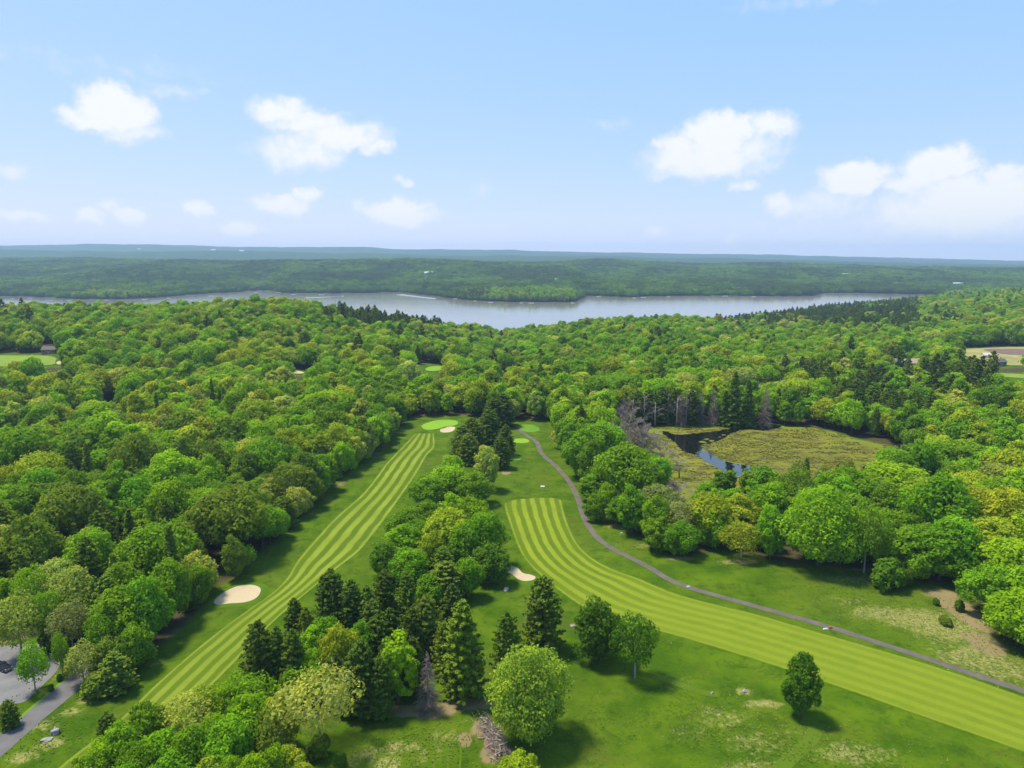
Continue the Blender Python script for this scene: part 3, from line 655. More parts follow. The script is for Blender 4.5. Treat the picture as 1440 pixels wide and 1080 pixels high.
# ------------------------------------------------------------------ placing trees: hand-read ones first
# x, y of the crown's top, y of the foot (or height in m when < 40), crown width in px, prototype, tint, label
HAND = [
 (600,672,13,52,'domed','mid green',''),(630,656,14,58,'billowing','bright green',''),(666,668,13,52,'rounded','mid green',''),(636,641,11,32,'rounded','bright green',''),
 (685,627,688,36,'oval','pale green','pale green oval tree in front of the dark pines beside the tee boxes'),
 (707,556,20,44,'plumed','dark pine green',''),(688,578,19,42,'plumed','dark pine green',''),(664,591,18,42,'dense','dark pine green',''),(650,601,16,38,'plumed','dark pine green',''),(658,612,15,38,'dense','pine green',''),(711,600,16,30,'plumed','dark pine green',''),(704,618,15,34,'dense','dark pine green',''),(693,562,18,36,'layered','dark pine green',''),
 (638,698,15,44,'oval','bright green',''),(664,703,16,48,'domed','bright green',''),(604,708,14,44,'domed','mid green',''),(631,721,17,76,'billowing','yellow-green',''),(680,722,19,60,'billowing','fresh green',''),(690,766,13,48,'rounded','deep green',''),(573,718,13,48,'domed','mid green',''),(569,742,14,52,'oval','bright green',''),(544,764,13,48,'rounded','deep green',''),(575,775,13,54,'domed','fresh green',''),(622,773,13,42,'dense','pine green',''),(626,793,13,64,'layered','pine green',''),(604,809,11,42,'rounded','fresh green',''),
 (540,808,15,48,'dense','dark pine green',''),(571,809,16,42,'plumed','pine green',''),(635,826,15,46,'plumed','dark pine green',''),(598,845,16,56,'dense','pine green',''),(652,847,980,72,'plumed','pine green','tall light-tipped pine standing just behind the pale round tree'),
 (464,807,17,54,'dense','dark pine green',''),(493,820,16,50,'plumed','dark pine green',''),(515,826,15,42,'plumed','pine green',''),(524,849,16,56,'layered','dark pine green',''),(413,845,15,42,'plumed','dark pine green',''),(430,859,14,40,'dense','pine green',''),(362,880,17,56,'dense','dark pine green',''),(388,886,16,44,'plumed','dark pine green',''),(411,891,16,44,'plumed','pine green',''),
 (460,869,13,42,'rounded','fresh green',''),(440,880,12,38,'oval','bright green',''),(476,886,15,52,'domed','yellow-green',''),(507,880,13,40,'rounded','fresh green',''),(510,902,1003,66,'plumed','dark pine green','broad dark pine directly behind the airy white-trunked tree'),(436,917,11,38,'rounded','bright green',''),(560,890,991,50,'columnar','bright green','bright green columnar tree beside the dead brown spruce'),
 (602,915,1000,44,'withered','brown','dead brown spruce with bare drooping twigs at the grove edge'),
 (413,944,9,52,'bushy','mid green',''),(450,959,1053,104,'spreading','pale green','airy spreading yellow-green tree showing its pale trunk and limbs'),(345,952,11,70,'airy','mid green',''),(318,964,10,50,'airy','bright green',''),(350,985,12,70,'rounded','bright green',''),(388,986,11,50,'domed','golden green',''),
 (149,1006,10,38,'dense','dark pine green',''),(204,992,11,52,'rounded','mid green',''),(262,981,11,72,'airy','pale green',''),(293,967,10,52,'airy','yellow-green',''),(340,988,11,50,'rounded','bright green',''),(169,1023,10,60,'domed','mid green',''),(140,1043,9,50,'rounded','bright green',''),(224,1030,11,62,'rounded','bright green',''),(272,1029,11,60,'domed','mid green',''),(320,1019,12,76,'domed','fresh green',''),(191,1050,10,56,'domed','mid green',''),(240,1062,10,60,'rounded','fresh green',''),(388,1050,9,46,'rounded','bright green',''),(120,1068,9,54,'rounded','mid green',''),(350,1068,9,50,'domed','bright green',''),(289,1075,10,58,'oval','yellow-green',''),(385,1000,12,56,'airy','olive green',''),(406,1052,8,46,'rounded','yellow-green',''),(448,1036,5,30,'bushy','olive green',''),(478,1061,3,22,'bushy','deep green','small dark shrub below the airy spreading tree'),(320,1072,9,40,'domed','bright green',''),(170,1085,9,60,'domed','fresh green',''),(425,1075,7,40,'rounded','yellow-green',''),
 (300,1010,9,44,'domed','bright green',''),(372,1015,9,40,'rounded','mid green',''),(530,870,14,46,'dense','dark pine green',''),(548,860,14,44,'plumed','dark pine green',''),(578,860,15,46,'dense','dark pine green',''),(545,905,13,40,'dense','dark pine green',''),(580,900,14,40,'plumed','dark pine green',''),(625,880,14,44,'dense','pine green',''),(470,925,13,44,'dense','dark pine green',''),(440,940,10,40,'rounded','mid green',''),(590,735,13,50,'domed','mid green',''),(650,745,14,50,'domed','mid green',''),(610,750,13,46,'rounded','yellow-green',''),(655,790,12,46,'domed','fresh green',''),(535,930,14,40,'dense','dark pine green',''),
 (730,1062,8,56,'rounded','yellow-green','bright leafy tree beside the foot of the brush pile'),
 (743,912,1037,106,'grand','pale yellow','large rounded pale yellow-green tree standing beside the brush pile'),
 (713,863,955,48,'dense','pine green','dim green pine half behind the large pale round tree'),
 (763,814,912,68,'dense','dark pine green','dense dark pine standing alone in front of the kidney bunker'),
 (842,845,928,66,'rounded','deep green','compact deep green tree, first of two beside the wide fairway'),
 (893,864,953,56,'airy','deep green','thin-crowned green tree, neighbour of the compact deep green one'),
 (1125,921,1007,46,'oval','deep green','solitary slim dark green tree beside the straw heap'),
 (1030,1120,10,40,'rounded','bright green',''),
 # east of the cart path
 (822,606,669,50,'rounded','fresh green','neat rounded tree at the bend of the cart path'),(867,634,13,52,'domed','mid green',''),(857,651,12,42,'airy','olive green',''),(882,655,13,38,'dense','pine green',''),(916,654,13,34,'oval','mid green',''),(905,634,13,44,'domed','mid green',''),(926,645,13,42,'domed','fresh green',''),(833,668,12,38,'oval','mid green',''),(855,680,11,32,'rounded','bright green',''),(889,683,749,46,'oval','fresh green',''),(927,684,16,64,'airy','grey-green',''),(958,708,15,50,'airy','grey-green',''),(957,733,779,48,'rounded','fresh green',''),(925,729,12,40,'oval','mid green',''),(995,680,13,36,'oval','fresh green',''),(1020,660,14,34,'columnar','deep green',''),(1028,690,13,44,'rounded','bright green',''),(1002,719,770,40,'rounded','fresh green','small fresh green tree standing free at the meadow edge'),(1042,734,786,50,'airy','yellow-green','airy yellow-green tree with pale bare top at the meadow edge'),(1074,660,18,52,'oval','fresh green','tall bright green oval tree in front of the pale pond water'),(1058,658,17,34,'columnar','mid green',''),(840,695,11,34,'rounded','mid green',''),(870,700,11,36,'oval','mid green',''),(905,705,12,40,'rounded','mid green',''),(945,745,9,34,'bushy','mid green',''),(1055,700,12,40,'rounded','mid green',''),(975,720,9,36,'bushy','olive green',''),
 (880,571,625,38,'leafless','grey',''),(896,588,640,40,'leafless','grey',''),(915,606,650,38,'leafless','grey',''),(928,620,657,34,'leafless','grey',''),(955,632,672,26,'slender leafless','grey',''),(955,678,9,40,'leafless','grey',''),(1092,680,13,30,'leafless','grey',''),(1275,624,9,30,'leafless','brown',''),(870,590,640,34,'leafless','grey',''),(905,598,648,30,'leafless','grey',''),(925,700,12,20,'slender leafless','grey',''),(1040,722,13,20,'slender leafless','grey',''),
 (1075,543,600,28,'withered','brown','tall dead grey spruce at the head of the pond channel'),(1030,524,599,30,'conical','dark pine green','dark living spruce at the back rim of the marsh'),(1002,545,598,24,'withered','brown',''),(984,548,598,22,'withered','brown',''),(1018,550,599,22,'conical','dark pine green',''),(1050,535,599,26,'conical','dark pine green',''),
 (964,536,599,20,'slender leafless','grey',''),(951,547,600,26,'slender leafless','grey',''),(939,541,598,18,'slender leafless','grey',''),(921,556,600,24,'slender leafless','grey',''),(905,543,599,20,'slender leafless','grey',''),(889,552,598,28,'slender leafless','grey',''),(930,545,596,34,'plumed','dark pine green',''),(912,549,596,34,'dense','dark pine green',''),(945,547,596,34,'dense','dark pine green',''),(895,550,596,34,'dense','dark pine green',''),(971,549,597,34,'dense','dark pine green',''),(957,556,600,18,'withered','brown',''),(881,560,600,24,'leafless','grey',''),
 (1128,522,18,34,'leafless','grey','bare grey-brown crowned tree behind the marsh rim'),
 (1112,648,14,26,'slender leafless','grey',''),(1135,645,13,20,'conical','pine green',''),(1122,652,13,24,'airy','olive green',''),(1160,658,13,24,'airy','olive green',''),(1178,655,12,22,'conical','pine green',''),(1195,648,12,20,'airy','olive green',''),(1152,650,13,20,'slender leafless','grey',''),(1215,655,9,20,'conical','dark pine green',''),
 (1150,686,795,108,'grand','bright green','big billowing bright tree at the meadow edge left of the bare trunk'.replace(' left of',' next to')),(1215,708,805,50,'airy','mid green','thin grey-trunked tree with sparse leaves behind the meadow'),(1195,700,15,60,'domed','mid green',''),(1268,655,17,96,'billowing','bright green',''),(1225,668,15,60,'domed','bright green',''),(1310,690,18,80,'domed','bright green',''),(1245,720,14,60,'domed','mid green',''),(1320,735,817,60,'oval','fresh green','hanging fresh green tree on a slim trunk beside the bare earth'),(1275,725,13,60,'domed','mid green',''),
 (1410,680,18,90,'billowing','bright green',''),(1400,735,17,80,'domed','yellow-green',''),(1430,760,17,90,'billowing','bright green',''),(1440,840,14,90,'domed','bright green',''),(1395,800,14,66,'domed','fresh green',''),(1455,800,16,80,'billowing','bright green',''),
 (1248,788,826,46,'bushy','deep green','wide dark evergreen shrub at the meadow edge'),(1270,800,822,26,'bushy','deep green','small dark shrub beside the wide evergreen one'),(1350,845,3,14,'bushy','deep green',''),(1317,842,2,10,'bushy','deep green',''),(1330,868,2.2,18,'bushy','olive green',''),
 # by the lot and road
 (15,985,1022,30,'dense','dark pine green','small round dark pine between the gravel lot and the road'),(50,905,972,38,'airy','fresh green','thin young green tree on the lot verge'),(88,890,948,22,'airy','mid green',''),(118,905,960,44,'airy','pale green','pale sparse tree overhanging the road'),(83,948,1.8,8,'bushy','deep green',''),(71,963,1.6,8,'bushy','deep green',''),(93,935,1.8,8,'bushy','deep green',''),
 (20,840,17,60,'airy','pale green',''),(60,835,15,50,'airy','mid green',''),(95,850,14,50,'airy','grey-green',''),(140,860,14,50,'airy','mid green',''),(80,872,8,40,'bushy','olive green',''),
 (135,950,5,44,'bushy','olive green',''),(160,920,10,50,'layered','pine green',''),(165,830,17,70,'oval','bright green',''),(205,820,18,60,'domed','fresh green',''),(235,795,18,60,'domed','mid green',''),(185,880,12,50,'rounded','mid green',''),(38,800,17,44,'airy','bright green',''),(100,800,17,60,'airy','pale green',''),(110,745,18,36,'columnar','pale green',''),(75,790,16,70,'airy','pale green','')]
OPENTREES = []
trees = []        # dict(x,y,s(w scale),sz,proto,tint,label,hand)
for x, yt, b, w, pk, ti, lab in HAND:
    W0, H0 = PROTO[pk][2:4]
    if b >= 40:
        gx, gy, gz = P(x, b); k = (540 - yt) / F
        Ht = CAMZ - gy * (sn - k * cs) / (cs + k * sn) - gz
    else:
        Ht = b; gx, gy, gz = P(x, yt, Ht * .96)
    sc = w * depth(gx, gy, Ht * .6) / F / W0
    trees.append(dict(x=gx, y=gy, sw=sc, sz=Ht / H0, pk=pk, ti=ti, lab=lab, hand=True, rot=rng.uniform(0, 6.28)))
hx = np.array([t['x'] for t in trees]); hy = np.array([t['y'] for t in trees]); hr = np.array([t['sw'] * PROTO[t['pk']][2] / 2 for t in trees])

# ------------------------------------------------------------------ woodland scatter
SP = 10.4
gx, gy = np.meshgrid(np.arange(-1500, 1900, SP), np.arange(96, 2500, SP))
gx = gx + (np.arange(gx.shape[0]) % 2)[:, None] * SP / 2
gx, gy = gx.ravel(), gy.ravel()
gx = gx + rng.uniform(-.36, .36, len(gx)) * SP; gy = gy + rng.uniform(-.36, .36, len(gy)) * SP
_e = resample(np.r_[OPEN[0], OPEN[0][:1]], 4000); _L = np.linalg.norm(np.diff(np.r_[OPEN[0], OPEN[0][:1]], axis=0), axis=1).sum(); _e = _e[::max(1, int(7.5 / (_L / 4000)))]
_d = np.roll(_e, -1, 0) - np.roll(_e, 1, 0); _n = np.c_[_d[:, 1], -_d[:, 0]] / np.maximum(np.linalg.norm(_d, axis=1), 1e-6)[:, None]
_p = _e + _n * 3.2; _q = _e - _n * 3.2; _in = inside(OPEN[0], _p[:, 0], _p[:, 1]); _e = np.where(_in[:, None], _q, _p); _e = _e[(_e[:, 1] > 110)]
_md = np.array([np.hypot(gx - a_, gy - b_).min() for a_, b_ in _e]); _e = _e[_md > 3.6]
gx, gy = np.r_[gx, _e[:, 0]], np.r_[gy, _e[:, 1]]
ok = (np.abs(gx / gy) < 1.15) | ((gy < 260) & (np.abs(gx) < 200)); gx, gy = gx[ok], gy[ok]
for i, p in enumerate(OPEN):
    ins = inside(p, gx, gy); ed = edge_dist(p, gx, gy); ok = ~(ins | ((ed < (1.8 if i < 2 else 4.5)))); gx, gy = gx[ok], gy[ok]
gz = height(gx, gy); ok = (gz > LAKE + 1.2) & ((gz > -33)); gx, gy, gz = gx[ok], gy[ok], gz[ok]
VIEW = [[(-10,498),(77,499),(93,507),(86,516),(-10,517)],[(58,480),(84,480),(84,500),(58,500)],[(582,534),(583,516),(600,511),(628,513),(627,524),(606,535)],[(410,527),(411,519),(440,520),(450,526),(430,529)],
        [(90,584),(96,568),(109,550),(114,551),(103,572),(99,586)],[(149,581),(149,565),(171,565),(171,581)],[(1243,510),(1243,504),(1291,504),(1291,510)],[(1350,498),(1354,490),(1450,489),(1450,505),(1400,507),(1368,505)],[(1402,530),(1404,525),(1450,528),(1450,534)],
        [(153,499),(153,495),(175,495),(175,499)],[(925,604),(967,597),(1090,597),(1200,615),(1262,632),(1205,650),(1120,664),(1050,676),(1015,690),(985,690),(948,668),(936,640)],[(868,574),(900,578),(940,622),(962,655),(940,684),(900,655),(872,622)]]
Hh = 17.5; keep = np.ones(len(gx), bool)
for pl in VIEW:
    pl = np.array(pl, float)
    for f_ in (0.15, .4, .6, .8, 1.0):
        for o_ in (-.8, 0, .8):
            qx, qy = proj(gx + o_ * 6 * (1 - f_ * .5), gy, gz + Hh * f_); keep &= ~inside(pl, qx, qy)
gx, gy, gz = gx[keep], gy[keep], gz[keep]
dmin = np.full(len(gx), 1e9)
for a_, b_, r_ in zip(hx, hy, hr):
    dmin = np.minimum(dmin, np.hypot(gx - a_, gy - b_) - (r_ * .85 + 1.5))
ok = dmin > 0; gx, gy, gz = gx[ok], gy[ok], gz[ok]
px, py = proj(gx, gy, gz + 8)
con_n = fbm(gx / 60, gy / 60, 21, 3) + .6 * fbm(gx / 17, gy / 17, 25, 2); tone = fbm(gx / 45, gy / 45, 22, 2)
BL = ['domed', 'billowing', 'oval', 'flat-topped', 'rounded', 'airy', 'airy', 'columnar', 'domed', 'billowing', 'flat-topped', 'oval']
CN = ['plumed', 'layered', 'conical', 'plumed', 'dense']
def pick_kind(i):
    x, y = px[i], py[i]; r = rng.random()
    if x < 460 and y > 660: pc = .5 * sm(640, 760, y) + .10
    elif x < 700 and y > 540: pc = .07
    elif y < 485 and 380 < x < 690: pc = .62 if y < 464 and x > 440 else .15
    elif x > 1000 and y < 475: pc = .72 if (x < 1290 and y < 462) else .25
    elif x > 1080 and 520 < y < 600: pc = .42
    elif x > 700 and y > 560: pc = .08
    else: pc = .12
    con = (con_n[i] + .5 + (r - .5) * .5) < pc + .06
    if con: pk = CN[int(rng.integers(len(CN)))]
    else: pk = BL[int(rng.integers(len(BL)))]
    q = rng.random() + tone[i] * .5
    if con: ti = 'pine green' if q > .45 else 'dark pine green'
    elif x < 460 and y > 640: ti = ('mid green' if q < .3 else 'olive green' if q < .5 else 'bright green' if q < .68 else 'fresh green' if q < .84 else 'pale green' if q < .93 else 'yellow-green')
    elif x < 720: ti = ('mid green' if q < .25 else 'bright green' if q < .62 else 'yellow-green' if q < .85 else 'golden green' if q < .92 else 'olive green' if q < .97 else 'pale green')
    else: ti = ('mid green' if q < .25 else 'fresh green' if q < .42 else 'bright green' if q < .78 else 'yellow-green' if q < .96 else 'pale green')
    return pk, ti
near_i = np.argsort(np.hypot(gx, gy))
edge_ = np.minimum(edge_dist(OPEN[0], gx, gy), edge_dist(OPEN[1], gx, gy))
auto = []
for i in near_i:
    pk, ti = pick_kind(i)
    W0, H0 = PROTO[pk][2:4]
    s = rng.choice([rng.uniform(.85, 1.15), rng.uniform(1.1, 1.5)], p=[.45, .55]) * (1.0 if pk not in CN else .86)
    if edge_[i] < 10 and pk in ('domed', 'billowing', 'flat-topped') and rng.random() < .75: pk = 'rounded' if rng.random() < .6 else 'oval'
    W0, H0 = PROTO[pk][2:4]
    if edge_[i] < 5: s *= .74
    auto.append(dict(x=gx[i], y=gy[i], sw=s * rng.uniform(.9, 1.1), sz=s ** .8 * rng.uniform(.8, 1.28), pk=pk, ti=ti, lab='', hand=False, rot=rng.uniform(0, 6.28), px=px[i], py=py[i]))
LIMIT = {'broadleaf_tree': 300, 'pine_tree': 150, 'spruce_tree': 60, 'dead_tree': 100, 'shrub': 100}
cnt = {k: 0 for k in LIMIT}
solo, rest = [], []
for t in trees: cnt[PROTO[t['pk']][4]] += 1; solo.append(t)
for t in auto:
    k = PROTO[t['pk']][4]
    inview = abs(t['x'] / t['y']) < .86 and -40 < t['px'] < 1480 and 350 < t['py'] < 1150
    if inview and cnt[k] < LIMIT[k] and t['y'] < 520: cnt[k] += 1; solo.append(t)
    else: rest.append(t)

# labels: which of the trees of one look, counted from a landmark
LM = {'the gravel lot': (40, 960), 'the oval bunker': (333, 838), 'the putting green': (618, 597), 'the brush pile': (680, 1040), 'the cart path bend': (760, 633), 'the pond channel': (1000, 625), 'the grey post': (1352, 840)}
LMP = {k: P(*v)[:2] for k, v in LM.items()}
ORD = 'first second third fourth fifth sixth seventh eighth ninth tenth eleventh twelfth thirteenth fourteenth fifteenth sixteenth seventeenth eighteenth nineteenth twentieth'.split()
def ordn(n):
    if n < 20: return ORD[n]
    tens = ['twenty', 'thirty', 'forty', 'fifty', 'sixty', 'seventy', 'eighty', 'ninety']; d, u_ = divmod(n + 1, 10)
    return (tens[d - 2] + ('-' + ORD[u_ - 1] if u_ else 'th')).replace('tyth', 'tieth')
def region(t):
    x, y = proj(t['x'], t['y'], 0)
    if t['hand'] and 90 < x < 780 and (y > 690 or x > 585) : return 'in the grove between fairways', 'the brush pile', 'trees of the grove between the fairways'
    if x < 330 and y > 790: return 'behind the gravel lot', 'the gravel lot', 'trees of the wood behind the parking lot'
    if x < 600 and y > 590: return 'beside the narrow fairway', 'the oval bunker', 'trees of the wood beside the narrow fairway'
    if x < 800 and y <= 615: return 'behind the putting green', 'the putting green', 'trees of the wood behind the putting green'
    if y < 600 or (x > 1270 and y < 640): return 'beyond the marsh', 'the pond channel', 'trees of the wood beyond the marsh'
    if x < 1100: return 'between path and marsh', 'the cart path bend', 'trees between the cart path and the marsh'
    return 'beside the dry meadow', 'the grey post', 'trees of the wood beside the dry meadow'
NOUN = {'broadleaf_tree': 'tree', 'pine_tree': 'pine', 'spruce_tree': 'spruce', 'dead_tree': 'dead tree', 'shrub': 'shrub'}
buckets = {}
for t in solo:
    t['reg'] = region(t)
    if not t['lab']:
        kind = PROTO[t['pk']][4]; hh = t['sz'] * PROTO[t['pk']][3]
        size = {'shrub': ''}.get(kind, 'tall ' if hh > 17.5 else 'low ' if hh < 12.5 else '')
        buckets.setdefault((size + t['ti'], t['pk'], kind, t['reg'][:2]), []).append(t)
for (look, pk, kind, (phrase, lm)), L_ in buckets.items():
    c = LMP[lm]; L_.sort(key=lambda t: math.hypot(t['x'] - c[0], t['y'] - c[1]))
    nm = ('' if pk in ('withered',) else pk + ' ') + NOUN[kind]
    if pk == 'bushy': nm = 'bushy shrub'
    if pk == 'withered': nm = 'withered dead spruce'
    nm = nm.replace('leafless dead tree', 'leafless dead tree')
    for n_, t in enumerate(L_):
        t['lab'] = f"{look} {nm} {phrase}" + (f", {ordn(n_)} from {lm}" if len(L_) > 1 else f", toward {lm}")
TWIGS = {'grey', 'brown'}
for t in solo:
    cm, tm, W0, H0, kind = PROTO[t['pk']]
    if t['pk'] in VARI: cm, tm = VARI[t['pk']][int(rng.integers(len(VARI[t['pk']])))]
    root = empty(kind, (t['x'], t['y'], H1(t['x'], t['y']) - .05), t['rot'])
    root.scale = (t['sw'], t['sw'] * rng.uniform(.92, 1.08), t['sz'])
    tag(root, t['lab'], {'shrub': 'shrub', 'dead_tree': 'dead tree', 'pine_tree': 'pine', 'spruce_tree': 'spruce'}.get(kind, 'tree'), t['reg'][2])
    c = link('crown' if kind != 'shrub' else 'foliage', cm, root); link('trunk' if kind != 'shrub' else 'stem', tm, root)
    b = np.array(TINT[t['ti']]) * rng.uniform(.84, 1.16) * np.array([rng.uniform(.9, 1.08), 1, rng.uniform(.8, 1.2)])
    c.color = (*np.clip(b, 0, 1), 1)

# the rest of the woodland: one mass, instanced on points
def forest_proto(name, V, Q, cv, t, leaf, bark=BARK):
    n0 = len(V); F4 = [tuple(q) for q in Q.tolist()] + [tuple(i + n0 for i in f) for f in t.F]
    me = mesh(name, np.r_[V, np.array(t.V)], F4, [leaf, bark], [0] * len(Q) + [1] * len(t.F), attrs={'clump': np.r_[cv, np.zeros(len(t.V))]})
    return bpy.data.objects.new(name, me)
protos = [('domed', 13, 15, broadleaf(101, 13, 15, 3.0, 40, 4200, .37, 'dome'), LEAFI), ('billowing', 14, 16, broadleaf(102, 14, 16, 2.5, 52, 4800, .37, 'dome', 1, .6), LEAFI), ('oval', 10, 16, broadleaf(103, 10, 16, 2.0, 36, 3600, .35, 'oval'), LEAFI), ('flat-topped', 14, 13, broadleaf(104, 14, 13, 4.0, 40, 4200, .37, 'flat'), LEAFI),
          ('plumed', 10, 18, pine(111, 10, 18, 1.4, 15, 7, 4, 6, .46, .55, .1, .28, .25), NEEDI), ('layered', 11, 18, pine(113, 11, 18, 2.5, 11, 6, 4, 7, .5, .6, .08, .14, .2), NEEDI)]
FC = bpy.data.collections.new('woodland_sources')
pidx = {}
for i, (nm, W_, H_, d, lm) in enumerate(protos):
    FC.objects.link(forest_proto(f'{i:02d} wood source', *d, lm)); pidx[nm] = i
def stand(seed):                    # a 34 m patch of eleven crowns for the far side of the lake
    r = np.random.default_rng(seed); Vs, Qs, cs_, T = [], [], [], MB(); off = 0
    for j in range(11):
        a_ = j * 2.4; rr_ = 4.4 * math.sqrt(j); W_ = r.uniform(9, 13); H_ = r.uniform(12, 18)
        V, Q, cv, t = broadleaf(seed * 50 + j, W_, H_, 2, 12, 420, .85, 'dome' if j % 3 else 'oval')
        o_ = np.array([math.cos(a_) * rr_, math.sin(a_) * rr_, r.uniform(-1, 1)])
        Vs.append(V + o_); Qs.append(Q + off); off += len(V); cs_.append(np.clip(cv * .6 + r.uniform(0, .5), 0, 1))
        T.tube([(o_[0], o_[1], -.5), (o_[0], o_[1], 8)], [.3, .15], 4, cap=False)
    return np.concatenate(Vs), np.concatenate(Qs), np.concatenate(cs_), T
for k in range(3): FC.objects.link(forest_proto(f'{6 + k:02d} wood source', *stand(7 + k), LEAFI))
pts, pick, rotz, scl, tint = [], [], [], [], []
ALIAS = {'rounded': 'oval', 'airy': 'domed', 'dense': 'plumed', 'conical': 'plumed', 'spreading': 'flat-topped', 'columnar': 'oval'}
for t in rest:
    nm = ALIAS.get(t['pk'], t['pk'])
    dim = .62 if nm in ('plumed', 'layered') else 1
    pts.append((t['x'], t['y'], H1(t['x'], t['y']) - .05)); pick.append(pidx[nm]); rotz.append(t['rot']); scl.append((t['sw'], t['sw'], t['sz']))
    b = dim * np.array(TINT[t['ti']]) * rng.uniform(.82, 1.18) * np.array([rng.uniform(.9, 1.08), 1, rng.uniform(.8, 1.2)])
    tint.append((*b, 1))
S2 = 23.0
fx, fy = np.meshgrid(np.arange(-5200, 5200, S2), np.arange(1500, 6000, S2))
fx, fy = fx.ravel(), fy.ravel(); fx = fx + rng.uniform(-.42, .42, len(fx)) * S2; fy = fy + rng.uniform(-.42, .42, len(fy)) * S2
ok = (np.abs(fx / fy) < .82); fx, fy = fx[ok], fy[ok]
fz = height(fx, fy); u_ = fx / fy
ok = (fz > LAKE + 1.0) & (fy > np.where(u_ > .55, 2500, np.interp(u_, wl_u, wl_d) - 30)) & (rng.random(len(fx)) < 1 - .6 * sm(4500, 6000, fy)); fx, fy, fz = fx[ok], fy[ok], fz[ok]
tn = fbm(fx / 160, fy / 300, 41, 3) * 1.5 + rng.normal(0, .12, len(fx))
for a_, b_, c, q in zip(fx, fy, fz, tn):
    pts.append((a_, b_, c - .3)); pick.append(6 + int(rng.integers(3))); rotz.append(rng.uniform(0, 6.28)); s = rng.uniform(.85, 1.15); scl.append((s, s, s * rng.uniform(.8, 1.2)))
    base = np.array(TINT['bright green' if q > .2 else 'mid green' if q > -.08 else 'deep green' if q > -.25 else 'dark pine green'])
    tint.append((*(base * rng.uniform(.5, .95)), 1))
print('forest instances', len(pts), 'solo', len(solo), cnt)
fm = bpy.data.meshes.new('woodland'); fm.vertices.add(len(pts)); fm.vertices.foreach_set('co', np.array(pts, np.float32).ravel())
def fattr(n, t, v, f): a_ = fm.attributes.new(n, t, 'POINT'); a_.data.foreach_set(f, np.asarray(v).ravel())
fattr('pick', 'INT', np.array(pick, np.int32), 'value'); fattr('rotz', 'FLOAT', np.array(rotz, np.float32), 'value')
fattr('scl', 'FLOAT_VECTOR', np.array(scl, np.float32), 'vector'); fattr('tint', 'FLOAT_COLOR', np.array(tint, np.float32), 'color')
fo = link('forest', fm); tag(fo, 'unbroken mass of spring green woodland reaching to the lake and hills', kind='stuff')
ng = bpy.data.node_groups.new('woodland', 'GeometryNodeTree')
ng.interface.new_socket('Geometry', in_out='INPUT', socket_type='NodeSocketGeometry'); ng.interface.new_socket('Geometry', in_out='OUTPUT', socket_type='NodeSocketGeometry')
gi, go = ng.nodes.new('NodeGroupInput'), ng.nodes.new('NodeGroupOutput')
ci = ng.nodes.new('GeometryNodeCollectionInfo'); ci.inputs['Collection'].default_value = FC; ci.inputs['Separate Children'].default_value = True; ci.inputs['Reset Children'].default_value = True
iop = ng.nodes.new('GeometryNodeInstanceOnPoints'); iop.inputs['Pick Instance'].default_value = True
def na_(name, t):
    n = ng.nodes.new('GeometryNodeInputNamedAttribute'); n.data_type = t; n.inputs[0].default_value = name; return n.outputs[0]
cx = ng.nodes.new('ShaderNodeCombineXYZ'); ng.links.new(na_('rotz', 'FLOAT'), cx.inputs[2])
ng.links.new(gi.outputs[0], iop.inputs['Points']); ng.links.new(ci.outputs[0], iop.inputs['Instance']); ng.links.new(na_('pick', 'INT'), iop.inputs['Instance Index'])
ng.links.new(cx.outputs[0], iop.inputs['Rotation']); ng.links.new(na_('scl', 'FLOAT_VECTOR'), iop.inputs['Scale']); ng.links.new(iop.outputs[0], go.inputs[0])
md = fo.modifiers.new('woodland', 'NODES'); md.node_group = ng

# ------------------------------------------------------------------ meadow tufts (stuff)
def tufts(name, spots, n, hgt, m, label):
    V, Fc = [], []; r = np.random.default_rng(3)
    for x, y, a_, b_, w in spots:
        q = P(x, y)
        m_ = int(n * w); EX, EY = q[0] + r.normal(0, a_ * .55, m_), q[1] + r.normal(0, b_ * .55, m_); bad = np.zeros(m_, bool)
        for p_ in (path_poly[::6], road_poly[::6], fw1[::4], fw2[::4]): bad |= inside(p_, EX, EY)
        for ex, ey, z in zip(EX[~bad], EY[~bad], height(EX[~bad], EY[~bad])):
            s = hgt * r.uniform(.5, 1.3)
            for k in range(7):
                th = r.uniform(0, 6.28); o_ = len(V); dx, dy = math.cos(th), math.sin(th); l = s * r.uniform(.3, .9)
                V += [(ex - dy * .09, ey + dx * .09, z), (ex + dy * .09, ey - dx * .09, z), (ex + dx * l, ey + dy * l, z + s * r.uniform(.5, 1))]; Fc.append((o_, o_ + 1, o_ + 2))
    tag(link(name, mesh(name, np.array(V), np.array(Fc), m)), label, kind='stuff')
SEDGE, SEDGE2 = plain('sedge', (.23, .215, .025), .95, .03, .4, .12), plain('dark sedge', (.11, .11, .018), .95, .03, .4, .2)
r_ = np.random.default_rng(17); lo_, hi_ = marsh.min(0), marsh.max(0); ex_, ey_ = r_.uniform(lo_[0], hi_[0], 16000), r_.uniform(lo_[1], hi_[1], 16000)
k_ = inside(marsh, ex_, ey_) & ~inside(chan, ex_, ey_) & (fbm(ex_ / 9, ey_ / 5, 51) + r_.normal(0, .06, 16000) > -.02); ex_, ey_ = ex_[k_], ey_[k_]; ez_ = height(ex_, ey_) + .03
